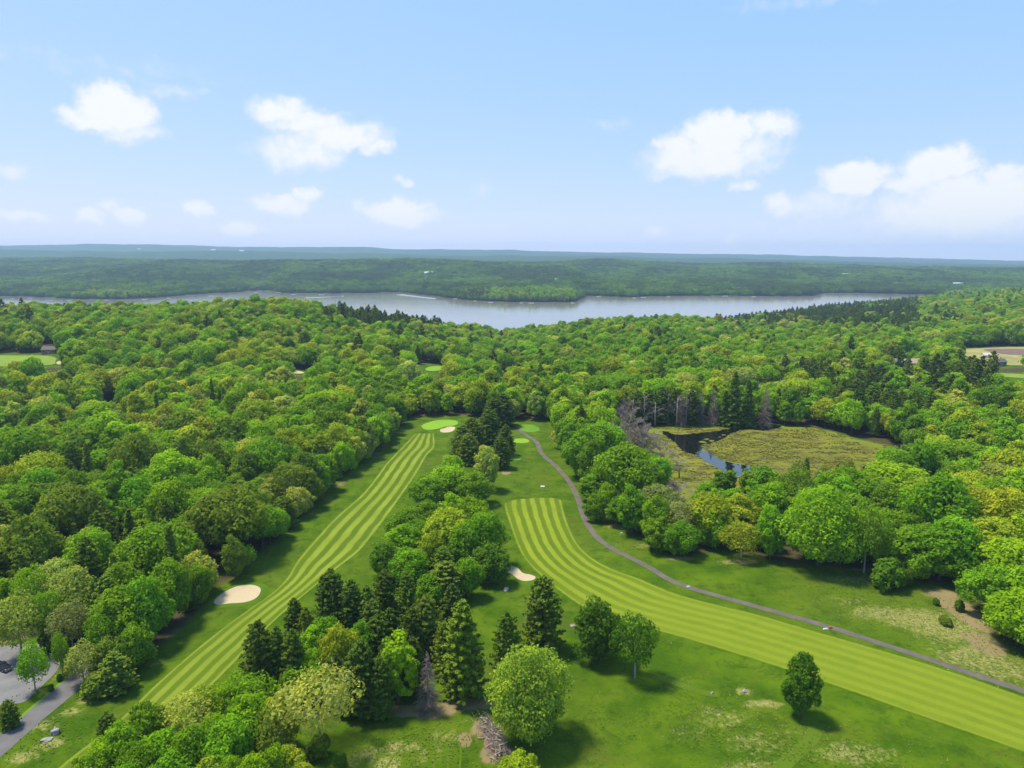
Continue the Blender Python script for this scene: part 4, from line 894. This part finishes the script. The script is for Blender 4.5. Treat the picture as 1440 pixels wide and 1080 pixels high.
for nm_, sel, m_ in (('sedge', slice(0, None, 2), SEDGE), ('dark_sedge', slice(1, None, 2), SEDGE2)):
    V, Fc = [], []
    for a_, b_, c_ in zip(ex_[sel], ey_[sel], ez_[sel]):
        sz = r_.uniform(.35, .9); th = r_.uniform(0, 6.28)
        for k in range(5):
            t_ = th + k * 1.257; o_ = len(V); dx, dy = math.cos(t_), math.sin(t_)
            V += [(a_ - dy * sz * .5, b_ + dx * sz * .5, c_), (a_ + dy * sz * .5, b_ - dx * sz * .5, c_), (a_ + dx * sz * .9, b_ + dy * sz * .9, c_ + sz * .55)]; Fc.append((o_, o_ + 1, o_ + 2))
    tag(link(nm_, mesh(nm_, np.array(V), np.array(Fc), m_)), 'tussocks of ' + ('yellow' if nm_ == 'sedge' else 'dark') + ' sedge across the marsh', kind='stuff')
STRAWM = plain('dry straw', (.34, .30, .11), .9, .1, .3, .7); GRASSM = plain('long grass', (.17, .25, .02), .85, .1, .4, .4)
tufts('dry_grass', [(x, y, a_, b_, s * (a_ * b_) / 40) for x, y, a_, b_, s in DRY if y > 720], 55, .34, STRAWM, 'tufts of dry straw coloured grass in the meadow')
tufts('long_grass', [(1010,1020,16,9,1),(950,1000,14,9,.8),(1090,1050,16,6,1),(1210,1065,18,6,.8),(1240,850,26,10,1),(1150,830,22,8,.9),(1330,890,20,12,.9),(880,760,18,7,.6),(560,1050,14,7,.8),(640,1050,10,7,.5),(60,1040,9,7,.7),(850,1010,14,9,.6),(800,1050,12,8,.5)], 350, .32, GRASSM, 'tufts of long green grass in the rough')

TRACK = turf_mat('mown track turf', (.095, .145, .010), (.07, .12, .006))
for px_, w_ in (([(905,946),(940,957),(985,973),(1012,977)], 2.2), ([(1128,1012),(1146,1020),(1140,1040),(1110,1068),(1085,1095)], 3.0), ([(612,1095),(610,1062),(616,1040),(634,1025)], .45), ([(630,1095),(630,1062),(635,1042),(648,1028)], .45), ([(645,1095),(648,1060),(645,1042)], .4), ([(600,1020),(575,1032),(545,1050),(520,1080)], .4), ([(610,1026),(588,1038),(560,1056),(540,1085)], .4)):
    tag(ribbon('mown_track', px_, w_, TRACK, .045)[0], kind='structure')
# ------------------------------------------------------------------ small things
STONE = plain('pale stone', (.27, .255, .23), .85, .2, .2, 2)
def rock(x, y, w, hh, label, seed):
    q = P(x, y); s = depth(q[0], q[1]) / F; mb = MB(); r_ = w * s / 2
    mb.lump((0, 0, hh * .3), (r_, r_ * .7, hh), seed, .22, 3)
    o = mb.build('boulder', STONE); o.location = q; o.rotation_euler.z = seed; tag(o, label, 'boulder')
rock(712, 830, 10, .6, 'small white boulder in the rough below the kidney bunker', 1)
rock(78, 1031, 14, 1.0, 'pale boulder on the verge beside the road', 2)
rock(66, 1041, 14, .35, 'flat grey slab of rock lying beside the pale boulder', 3.3)
rock(1047, 973, 9, .35, 'grey rock lying among straw beside the slim tree', 4)
rock(281, 1014, 9, .9, 'grey rock showing between leafy bushes in the near grove', 5)
rock(806, 881, 8, .4, 'brownish low rock behind the compact deep green tree', 6)
rock(1001, 975, 6, .3, 'small flat rock on the mown track near the straw', 7)
# brush pile
q0 = P(686, 1040); root = empty('brush_pile', q0); tag(root, 'long heap of cut grey branches and brush beside the pale round tree', 'brush pile')
mb = MB(); r = random.Random(9); LOGM = plain('log wood', (.33, .26, .2), .9, .1, .3, 2)
for k in range(420):
    t = r.uniform(-1, 1); cx_, cy_ = -t * 3.2 + r.gauss(0, 1.2), t * 7.5 * .8 + r.gauss(0, 1.0)
    cx_ = 1.4 - (cy_ * .42) * 1 + r.gauss(0, 1.25)
    top = 1.7 * max(.1, 1 - ((cx_ - 1.4 + cy_ * .42) / 2.6) ** 2); z = r.uniform(.05, top); th = r.uniform(0, 6.28); L = r.uniform(.8, 2.6)
    d = (math.cos(th) * L / 2, math.sin(th) * L / 2, r.uniform(-.35, .45) * L / 2)
    lg = MB(); (mb if k % 9 else lg).tube([(cx_ - d[0], cy_ - d[1], max(.03, z - d[2])), (cx_, cy_, z + r.uniform(0, .12)), (cx_ + d[0], cy_ + d[1], max(.03, z + d[2]))], [.05, .045, .02] if k % 9 else [.12, .12, .11], 4 if k % 9 else 8)
    if k % 9 == 0: lg.build('log', LOGM, root)
mb.build('branches', GREYTWIG, root)
soilheap = MB(); soilheap.lump((.9, -.5, -.2), (1.5, 3.8, .6), 3, .3, 3); soilheap.build('earth', plain('brown earth', (.19, .125, .08), .95, .05, .3, 1), root, True)

# pickup truck
BLACKP = plain('black car paint', (.012, .012, .014), .25, .5, .1, 1); GLASSM = plain('dark glass', (.02, .025, .03), .08, .6, .1, 1); TYRE = plain('tyre rubber', (.02, .02, .02), .9, .1, .1, 3); CHROME = plain('chrome', (.6, .6, .6), .2, .5, .05, 1, 1); LAMPM = plain('lamp lens', (.75, .72, .65), .2, .5, .05, 1); WHITEP = plain('white paint', (.78, .78, .76), .4, .4, .05, 1); SILV = plain('silver paint', (.4, .41, .42), .3, .5, .05, 1)
def body_prof(sec, w, ins=0):                # extruded side profile along x, rounded edges by inset
    n = len(sec); V = []
    for s_, k in ((-1, 1), (1, 1)):
        V += [(x, s_ * w / 2, z) for x, z in sec]
    Fc = [tuple(range(n - 1, -1, -1)), tuple(range(n, 2 * n))] + [(i, (i + 1) % n, (i + 1) % n + n, i + n) for i in range(n)]
    return V, Fc
def vehicle(name, loc, rz, label, paint, pick=True, cat='pickup truck', tiny=False):
    root = empty(name, loc, rz); tag(root, label, cat)
    b = MB()
    if pick: sec = [(-2.8,.55),(-2.8,1.12),(-2.72,1.2),(.0,1.2),(.05,1.16),(1.35,1.16),(2.55,1.06),(2.78,.95),(2.82,.55),(2.3,.42),(-2.3,.42)]
    else: sec = [(-2.25,.5),(-2.28,.95),(-2.1,1.0),(1.0,1.0),(2.0,.88),(2.25,.72),(2.25,.42),(1.8,.32),(-1.9,.32)]
    V, Fc = body_prof(sec, 1.9); b.add(V, Fc)
    if pick:
        b.box((-1.45, 0, 1.205), (2.3, 1.5, .012))
    o = b.build('body', paint, root)
    bv = o.modifiers.new('edge', 'BEVEL'); bv.width = .06; bv.segments = 2; bv.limit_method = 'ANGLE'
    cab = MB(); x0, x1 = (-.25, 1.35) if pick else (-1.5, 1.2); zt = 1.85 if pick else 1.45; zb = 1.14 if pick else .96
    Vc = []
    for z, a_, c_, w in ((zb, x0 - .1, x1 + .1, 1.72), (zt - .08, x0 + .1, x1 - .62, 1.42)):
        Vc += [(a_, -w / 2, z), (c_, -w / 2, z), (c_, w / 2, z), (a_, w / 2, z)]
    cab.add(Vc, [(0, 1, 5, 4), (1, 2, 6, 5), (2, 3, 7, 6), (3, 0, 4, 7), (4, 5, 6, 7)]); cab.build('window', GLASSM, root)
    rf = MB(); rf.box(((x0 + .1 + x1 - .62) / 2, 0, zt - .045), (x1 - x0 - .68, 1.46, .07)); rf.build('roof', paint, root)
    if pick:
        wl = MB()
        for s_ in (-1, 1): wl.box((-1.5, s_ * .86, 1.25), (2.5, .12, .1))
        wl.box((-2.72, 0, 1.25), (.1, 1.6, .1)); wl.build('bed_rail', paint, root)
    for sx in (-1.75, 1.75) if pick else (-1.35, 1.4):
        for s_ in (-1, 1):
            w = MB(); w.tube([(sx, s_ * .72, .38), (sx, s_ * .97, .38)], [.38, .38], 14); wo = w.build('wheel', TYRE, root)
            h_ = MB(); h_.tube([(sx, s_ * .965, .38), (sx, s_ * .985, .38)], [.2, .19], 10); h_.build('rim', CHROME, wo)
    fx_ = 2.8 if pick else 2.24
    for s_ in (-1, 1):
        l = MB(); l.box((fx_ + .01, s_ * .72, .88 if pick else .7), (.06, .36, .18)); l.build('headlight', LAMPM, root)
    g = MB(); g.box((fx_ + .015, 0, .8 if pick else .6), (.05, .9, .24)); g.box((fx_ + .05, 0, .52 if pick else .4), (.12, 1.8, .16)); g.build('bumper', CHROME, root)
    return root
q = P(3, 941); vehicle('pickup_truck', (q[0], q[1], q[2] + .05), R(-24), 'black pickup truck parked on the gravel lot', BLACKP)
q = P(155, 577); vehicle('parked_car', (q[0], q[1], q[2] + .22), R(80), 'white car parked in the small clearing deep in the wood', WHITEP, False, 'car')
q = P(164, 577); vehicle('parked_car', (q[0], q[1], q[2] + .22), R(85), 'silver car parked beside the white one in the wood clearing', SILV, False, 'car')

# posts and markers
GREYP = plain('weathered grey wood', (.38, .36, .35), .8, .2, .2, 3); ORANGE = plain('orange plastic', (.75, .16, .04), .5, .3, .1, 3)
def post(x, y, hh, label):
    q = P(x, y); root = empty('post', q); tag(root, label, 'post')
    m_ = MB(); m_.tube([(0, 0, -.3), (0, 0, hh)], [.17, .14], 8); m_.build('shaft', GREYP, root)
    m_ = MB(); m_.tube([(0, 0, hh), (0, 0, hh + .12)], [.18, .05], 8); m_.build('cap', GREYP, root)
post(1352, 842, 5.0, 'tall grey post standing on bare earth at the wood edge')
post(1360, 838, 3.0, 'shorter grey post behind the tall one at the wood edge')
q = P(1168, 884); root = empty('path_marker', q); tag(root, 'orange marker board at the side of the cart path', 'marker')
m_ = MB(); m_.box((0, 0, .38), (.9, .16, .5)); m_.build('board', ORANGE, root); m_ = MB(); m_.box((-.35, 0, .08), (.1, .3, .16)); m_.box((.35, 0, .08), (.1, .3, .16)); m_.build('foot', GREYP, root)
q = P(1161, 885); root = empty('path_marker', q); tag(root, 'white low marker lying next to the orange board', 'marker')
m_ = MB(); m_.box((0, 0, .16), (1.3, .35, .3), taper=.8); m_.build('board', WHITEP, root); m_ = MB(); m_.box((0, 0, .02), (1.4, .5, .04)); m_.build('foot', GREYP, root)
q = P(968, 826); root = empty('path_marker', q); tag(root, 'white marker block beside the cart path near the free-standing trees', 'marker')
m_ = MB(); m_.box((0, 0, .22), (1.1, .3, .4), taper=.85); m_.build('board', WHITEP, root); m_ = MB(); m_.box((0, 0, .02), (1.2, .45, .04)); m_.build('foot', GREYP, root)
q = P(763, 684); root = empty('yardage_plate', q); tag(root, 'pale yardage plate lying in the rough before the wide fairway', 'marker')
m_ = MB(); m_.box((0, 0, .09), (1.8, 1.0, .18), taper=.9); m_.build('plate', WHITEP, root); m_ = MB(); m_.box((0, 0, .02), (2.0, 1.2, .04)); m_.build('rim', GREYP, root)
q = P(874, 751); root = empty('yardage_plate', q); tag(root, 'small white plate at the wood edge above the cart path', 'marker')
m_ = MB(); m_.box((0, 0, .25), (.9, .25, .5), taper=.9); m_.build('plate', WHITEP, root); m_ = MB(); m_.box((0, 0, .02), (1.0, .4, .04)); m_.build('foot', GREYP, root)
# flag on the green
q = P(612, 594); root = empty('golf_flag', (q[0], q[1], q[2] + .07)); tag(root, 'thin flagstick with small flag on the putting green', 'flag')
m_ = MB(); m_.tube([(0, 0, 0), (0, 0, 2.3)], [.02, .015], 6); m_.build('flagstick', WHITEP, root); m_ = MB(); m_.box((.24, 0, 2.12), (.46, .02, .32)); m_.build('flag', plain('flag cloth', (.7, .08, .06), .7, .2, .1, 3), root)

# houses
def house(x, y, L, W, hh, rz, wallc, roofc, label, name='house', dz=0.0, chim=True):
    q = P(x, y, dz); root = empty(name, (q[0], q[1], q[2]), rz); tag(root, label, name.replace('_', ' '))
    wm, rm = plain(label[:20] + ' wall', wallc, .8, .2, .08, .8), plain(label[:20] + ' roof', roofc, .85, .2, .2, 1.5)
    b = MB(); b.box((0, 0, hh / 2 - .25), (L, W, hh + .5)); 
    b.add([(-L / 2, -W / 2, hh), (-L / 2, W / 2, hh), (-L / 2, 0, hh + W * .38)], [(0, 2, 1)]); b.add([(L / 2, -W / 2, hh), (L / 2, W / 2, hh), (L / 2, 0, hh + W * .38)], [(0, 1, 2)]); b.build('wall', wm, root)
    r_ = MB(); e = .45; rz_ = W * .38
    for s_ in (-1, 1):
        lo_z = hh - e * .76; V = [(-L / 2 - e, s_ * (W / 2 + e), lo_z), (L / 2 + e, s_ * (W / 2 + e), lo_z), (L / 2 + e, 0, hh + rz_ + .02), (-L / 2 - e, 0, hh + rz_ + .02)]
        V2 = [(a_, b_, c_ + .22) for a_, b_, c_ in V]; r_.add(V + V2, [(0, 1, 2, 3), (4, 7, 6, 5), (0, 4, 5, 1), (1, 5, 6, 2), (2, 6, 7, 3), (3, 7, 4, 0)])
    ro = r_.build('roof', rm, root)
    if chim: c_ = MB(); c_.box((L * .2, W * .12, hh + rz_ + .3), (.8, .8, 1.8)); c_.build('chimney', plain('chimney brick', (.25, .14, .1), .9, .1, .2, 4), ro)
    n_ = max(2, int(L / 3.2))
    for k in range(n_):
        for s_ in (-1, 1):
            xx = -L / 2 + (k + .5) * L / n_; w = MB(); f_ = k == n_ // 2 and s_ < 0
            if f_: w.box((xx, s_ * (W / 2 + .03), 1.05), (1.0, .08, 2.1)); w.build('door', GREYP, root)
            else: w.box((xx, s_ * (W / 2 + .03), hh * .58), (1.1, .08, 1.2)); wo = w.build('window', GLASSM, root); fr = MB(); fr.box((xx, s_ * (W / 2 + .05), hh * .58 - .68), (1.35, .16, .1)); fr.build('sill', WHITEP, wo)
house(1251, 512, 16, 9, 7, R(15), (.45, .45, .47), (.20, .21, .25), 'grey roofed house half sunk in the wood beyond the marsh', dz=6)
house(1264, 509, 11, 8, 6, R(-10), (.6, .55, .5), (.33, .31, .29), 'small pale gabled house between the grey roof and the tan roof', dz=6)
house(1284, 511, 14, 9, 7, R(20), (.5, .42, .32), (.46, .34, .23), 'tan roofed house beside the grey roofed one in the wood', dz=6)
house(1404, 514, 11, 7, 4, R(8), (.3, .26, .22), (.14, .12, .11), 'dark roofed farm building at the edge of the straw field', 'barn')
house(1386, 503, 7, 5, 3, R(0), (.7, .65, .58), (.62, .55, .45), 'little pale shed on the straw field', 'shed', chim=False)
house(71, 497, 12, 7, 4, R(5), (.25, .17, .13), (.15, .12, .10), 'low brown house at the back of the far green')
house(158, 500, 12, 8, 5, R(-15), (.4, .39, .37), (.2, .2, .2), 'grey cottage glimpsed between trees near the far green', dz=5)
house(172, 500, 9, 7, 5, R(12), (.38, .36, .34), (.2, .18, .17), 'smaller grey cottage next to the first cottage near the far green', dz=5)
house(1347, 401, 46, 20, 12, R(5), (.8, .8, .8), (.72, .73, .74), 'long white building in the distant woods across the valley', 'distant_building', 8, False)
for k, (x, y, L_) in enumerate(((1366,401,26),(1377,400,34),(1388,399,22))):
    house(x, y, L_, 14, 10, R(10 * k - 8), (.7, .71, .72), (.55, .57, .6), ('first', 'second', 'third')[k] + ' of the distant grey roofed buildings in a row beyond the long white one', 'distant_building', 8, False)
house(1190, 387, 40, 18, 12, R(0), (.8, .8, .8), (.75, .76, .78), 'lone white building on the hill beyond the eastern end of the lake', 'distant_building', 10, False)
house(603, 384, 40, 18, 10, R(0), (.75, .76, .76), (.62, .7, .7), 'lone pale building in the forest above the marina', 'distant_building', 10, False)
house(784, 393, 24, 14, 9, R(20), (.75, .75, .75), (.6, .6, .62), 'pale house among trees above the wooded point', 'distant_building', 10, False)
for k, (x, y) in enumerate(((340,354),(196,351),(300,353))):
    house(x, y, 48, 30, 12, R(4), (.5, .51, .53), (.42, .44, .46), ('eastmost', 'westmost', 'middle')[k] + ' of three tiny white buildings below the far ridge', 'distant_building', 4, False)

# lake shore: docks, boats
DOCKM = plain('dock planks', (.62, .58, .52), .8, .2, .1, 1)
def wpt(x, y):
    d = ray(x, y); t = (LAKE - CAMZ) / d[2]; return d[0] * t, d[1] * t
DK = [(18,422),(43,421),(72,424),(98,425),(150,424),(203,423),(237,421),(297,418),(360,413),(392,413),(412,416),(452,416),(640,422),(668,425),(690,427),(733,428),(747,428),(805,428),(842,419),(892,421),(905,420),(940,419),(1020,418),(1060,419)]
for k, (x, y) in enumerate(DK):
    a_, b_ = wpt(x, y - 1.5); root = empty('boat_dock', (a_, b_, LAKE)); tag(root, f'{ordn(k)} pale wooden dock along the far lake shore counting from the west', 'dock', 'docks along the far lake shore')
    w = 8 + (k * 7) % 13; m_ = MB(); m_.box((0, 0, .7), (w, 9, .5)); m_.build('deck', DOCKM, root)
    m_ = MB(); [m_.tube([(sx * w * .4, sy * 3.6, -2), (sx * w * .4, sy * 3.6, .5)], [.2, .2], 6) for sx in (-1, 1) for sy in (-1, 1)]; m_.build('piles', GREYP, root)
def boat(a_, b_, rz, label, L=8.0, grp=None, paint=WHITEP):
    root = empty('motor_boat', (a_, b_, LAKE), rz); tag(root, label, 'boat', grp)
    V = []; secs = [(-.5, .9, 1), (-.1, 1, 1), (.25, .85, 1.05), (.5, .05, 1.25)]
    for fx_, w, z in secs:
        V += [(fx_ * L, -w * L * .16, z), (fx_ * L, -w * L * .09, -.2), (fx_ * L, w * L * .09, -.2), (fx_ * L, w * L * .16, z)]
    Fc = [(0, 3, 2, 1), (12, 13, 14, 15)] + [(i * 4 + j, (i + 1) * 4 + j, (i + 1) * 4 + (j + 1) % 4, i * 4 + (j + 1) % 4)[::-1] for i in range(3) for j in range(4)]
    h_ = MB(); h_.add(V, Fc); h_.build('hull', paint, root)
    c_ = MB(); c_.box((0, 0, 1.5), (L * .3, L * .2, 1.1), taper=.8); c_.build('cabin', WHITEP, root); w = MB(); w.box((L * .14, 0, 1.55), (.08, L * .15, .5)); w.build('windscreen', GLASSM, root)
    return root
bx, by = wpt(482, 416.5); boat(bx, by, R(-6), 'white motor boat under way on open water trailing a wake', 9)
m_ = MB(); tail = [(x, y) for x, y in ((480,416.6),(465,417.5),(450,418.2),(430,419))]
for k in range(3):
    (x0, y0), (x1, y1) = wpt(*tail[k]), wpt(*tail[k + 1]); w0, w1 = 1.5 + 2.4 * k, 1.5 + 2.4 * (k + 1)
    m_.add([(x0, y0 - w0, LAKE + .05), (x0, y0 + w0, LAKE + .05), (x1, y1 + w1, LAKE + .05), (x1, y1 - w1, LAKE + .05)], [(3, 2, 1, 0)])
tag(m_.build('wake_foam', plain('foam', (.75, .78, .8), .7, .2, .1, .2)), kind='stuff')
# marina: one floating pier, boats moored along it
(x0, y0), (x1, y1) = wpt(562, 414.5), wpt(612, 420.5)
root = empty('marina_pier', ((x0 + x1) / 2, (y0 + y1) / 2, LAKE), math.atan2(y1 - y0, x1 - x0)); LL = math.hypot(x1 - x0, y1 - y0); tag(root, 'long floating marina pier lined with boats by the far shore', 'pier')
m_ = MB(); m_.box((0, 0, .6), (LL, 5, .6)); m_.build('deck', DOCKM, root); m_ = MB()
for k in range(14): m_.box((-LL / 2 + (k + .5) * LL / 14, 0, .62), (2, 26, .5))
m_.build('finger', DOCKM, root)
dx, dy = (x1 - x0) / LL, (y1 - y0) / LL
for k in range(26):
    s = (k // 2 + .25) / 13.5; side = 1 if k % 2 else -1; px_, py_ = x0 + (x1 - x0) * s - dy * side * 10, y0 + (y1 - y0) * s + dx * side * 10
    boat(px_, py_, math.atan2(dx, -dy) + (0 if side > 0 else math.pi), f'white boat moored {ordn(k // 2)} from the west on the ' + ('shore' if side > 0 else 'open water') + ' side of the marina pier', 10, 'boats moored at the marina pier')

# ------------------------------------------------------------------ light, sky, air
SUN_AZ, SUN_EL = R(-62), R(66)
sd = Vector((math.sin(SUN_AZ) * math.cos(SUN_EL), math.cos(SUN_AZ) * math.cos(SUN_EL), math.sin(SUN_EL)))
sl = bpy.data.lights.new('sun', 'SUN'); sl.energy = 1.95; sl.angle = R(10.0); sl.color = (1, .94, .82)
so = bpy.data.objects.new('sun', sl); C.objects.link(so); so.rotation_euler = sd.to_track_quat('Z', 'Y').to_euler(); so.location = (0, 0, 300)
w = bpy.data.worlds.new('World'); scene.world = w; w.use_nodes = True; n = N(w.node_tree)
sky = n.new('ShaderNodeTexSky', sky_type='NISHITA'); sky.sun_disc = False; sky.sun_elevation = SUN_EL; sky.sun_rotation = SUN_AZ; sky.altitude = 200; sky.air_density = .6; sky.dust_density = .3; sky.ozone_density = 3.0
dirn = n.new('ShaderNodeTexCoord').outputs['Generated']
sp = n.new('ShaderNodeSeparateXYZ'); n.set(sp.inputs[0], n.vmath('NORMALIZE', dirn))
az = n.math('MULTIPLY', n.math('ARCTAN2', sp.outputs[0], sp.outputs[1]), 57.2958); el = n.math('MULTIPLY', n.math('ARCSINE', sp.outputs[2]), 57.2958)
cv_ = n.new('ShaderNodeCombineXYZ'); n.set(cv_.inputs[0], az); n.set(cv_.inputs[1], el)
ae = cv_.outputs[0]
def nz(scale, detail, rough, off):
    t = n.new('ShaderNodeTexNoise', noise_dimensions='3D'); n.set(t.inputs['Vector'], n.vmath('ADD', ae, off)); t.inputs['Scale'].default_value = scale; t.inputs['Detail'].default_value = detail; t.inputs['Roughness'].default_value = rough
    return t
w1 = nz(.42, 6, .6, (0, 0, 3)); w2 = nz(1.5, 5, .6, (5, 1, 9))
warp = n.vmath('ADD', n.vmath('MULTIPLY', n.vmath('SUBTRACT', w1.outputs['Color'], (.5, .5, .5)), (3.4, 2.3, 0)), n.vmath('MULTIPLY', n.vmath('SUBTRACT', w2.outputs['Color'], (.5, .5, .5)), (.9, .75, 0)))
aw = n.vmath('ADD', ae, warp)
CL = [(165,150,46,30,1.1),(135,167,38,15,.9),(190,150,26,24,.9),(175,180,45,18,.5),(245,128,38,8,.32),(400,155,48,20,.75),(440,172,62,20,.75),(480,190,66,24,.75),(530,207,24,13,.8),(425,215,65,28,.62),(450,195,20,12,.6),
      (28,305,24,10,.9),(122,306,20,12,1),(178,305,21,13,1),(153,293,14,9,.8),(275,293,17,11,.9),(342,322,32,13,1.05),(294,313,10,6,.4),(398,286,45,13,.75),(434,274,22,13,.9),(510,290,12,14,.5),(562,303,52,20,1.15),(590,310,30,10,.5),(565,256,20,9,.5),
      (1012,190,52,30,1.25),(955,205,34,16,.85),(1080,178,42,22,.85),(990,228,85,27,.75),(1050,215,50,34,.5),(940,245,34,9,.35),(1045,262,22,10,.5),(1097,288,24,16,.8),(1202,252,44,22,1.2),(1240,262,14,9,.7),(1150,290,70,22,.45),(1320,233,48,24,1.25),(1290,255,40,18,.9),(1412,240,30,15,1.1),(1390,285,100,40,1.1),(1330,300,90,34,.9),(1470,280,80,40,.8),
      (925,330,26,11,.45),(1022,335,18,9,.45),(860,176,30,9,.22),(675,265,20,12,.22),(10,240,20,12,.35),(1250,325,260,38,.30),(700,320,300,26,.12),(150,95,140,12,.14),(1130,2,90,8,.18)]
M = None
for x, y, rx, ry, s in CL:
    s += .14 if .33 < s < .8 else .05 if s <= .33 else 0
    d = ray(x, y); d /= np.linalg.norm(d); a_, e_ = math.degrees(math.atan2(d[0], d[1])), math.degrees(math.asin(d[2]))
    k = 57.3 / F; v = n.vmath('MULTIPLY', n.vmath('SUBTRACT', aw, (a_, e_, 0)), (1 / (rx * k * 1.12), 1 / (ry * k * 1.12), 0))
    f = n.math('MULTIPLY_ADD', n.vmath('DOT_PRODUCT', v, v), -s * .9, s * .9)
    M = f if M is None else n.math('MAXIMUM', M, f)
dens = nz(.9, 7, .62, (2, 7, 1)).outputs[0]
cd_ = n.math('ADD', M, n.math('MULTIPLY', n.math('SUBTRACT', dens, .5), .85)); al = n.ramp(cd_, -.04, .8)
al = n.math('MULTIPLY', al, .93)
sep = n.new('ShaderNodeSeparateColor'); n.set(sep.inputs[0], sky.outputs[0]); cmb = n.new('ShaderNodeCombineColor')
for k, (g_, p_) in enumerate(((.452, .60), (.340, .31), (.365, .05))):      # colour grade: per-channel power curves even the sky out towards the horizon
    n.set(cmb.inputs[k], n.math('MULTIPLY', n.math('POWER', n.math('MULTIPLY', sep.outputs[k], .1), p_), g_ * 10))
ccol = n.mix(n.ramp(cd_, .15, .75), (2.85, 2.95, 3.2), (3.3, 3.29, 3.26)); col = n.mix(al, cmb.outputs[0], ccol)
bg = n.new('ShaderNodeBackground'); n.set(bg.inputs[0], col); bg.inputs[1].default_value = .1
wo = n.new('ShaderNodeOutputWorld'); n.set(wo.inputs[0], bg.outputs[0])

hz = MB(); z0_, z1_ = float(GZ.min()) - 1.5, float(GZ.max()) + 25; hz.box((0, 0, (z0_ + z1_) / 2), (29600, 29600, z1_ - z0_)); 
m, n = mat('haze'); v = n.new('ShaderNodeVolumePrincipled'); v.inputs['Color'].default_value = (.55, .79, 1.0, 1); v.inputs['Density'].default_value = 7.5e-5; v.inputs['Anisotropy'].default_value = .1
n.out(None, v.outputs[0]); m.cycles.homogeneous_volume = True if hasattr(m, 'cycles') and hasattr(m.cycles, 'homogeneous_volume') else True
tag(hz.build('haze', m), kind='stuff')

# ------------------------------------------------------------------ camera, render
cd = bpy.data.cameras.new('camera'); cd.sensor_width = 36; cd.lens = F / 1440 * 36; cd.clip_start = 1; cd.clip_end = 60000
co = bpy.data.objects.new('camera', cd); C.objects.link(co); co.location = (0, 0, CAMZ); co.rotation_euler = (math.pi / 2 - PITCH, 0, 0)
scene.camera = co
vs = scene.view_settings; vs.view_transform = 'Standard'; vs.look = 'None'; vs.exposure = 1.65; vs.gamma = 1; vs.use_curve_mapping = False
cy = scene.cycles; cy.max_bounces = 6; cy.diffuse_bounces = 3; cy.glossy_bounces = 3; cy.transmission_bounces = 4; cy.volume_bounces = 0; cy.transparent_max_bounces = 4
cy.use_denoising = True
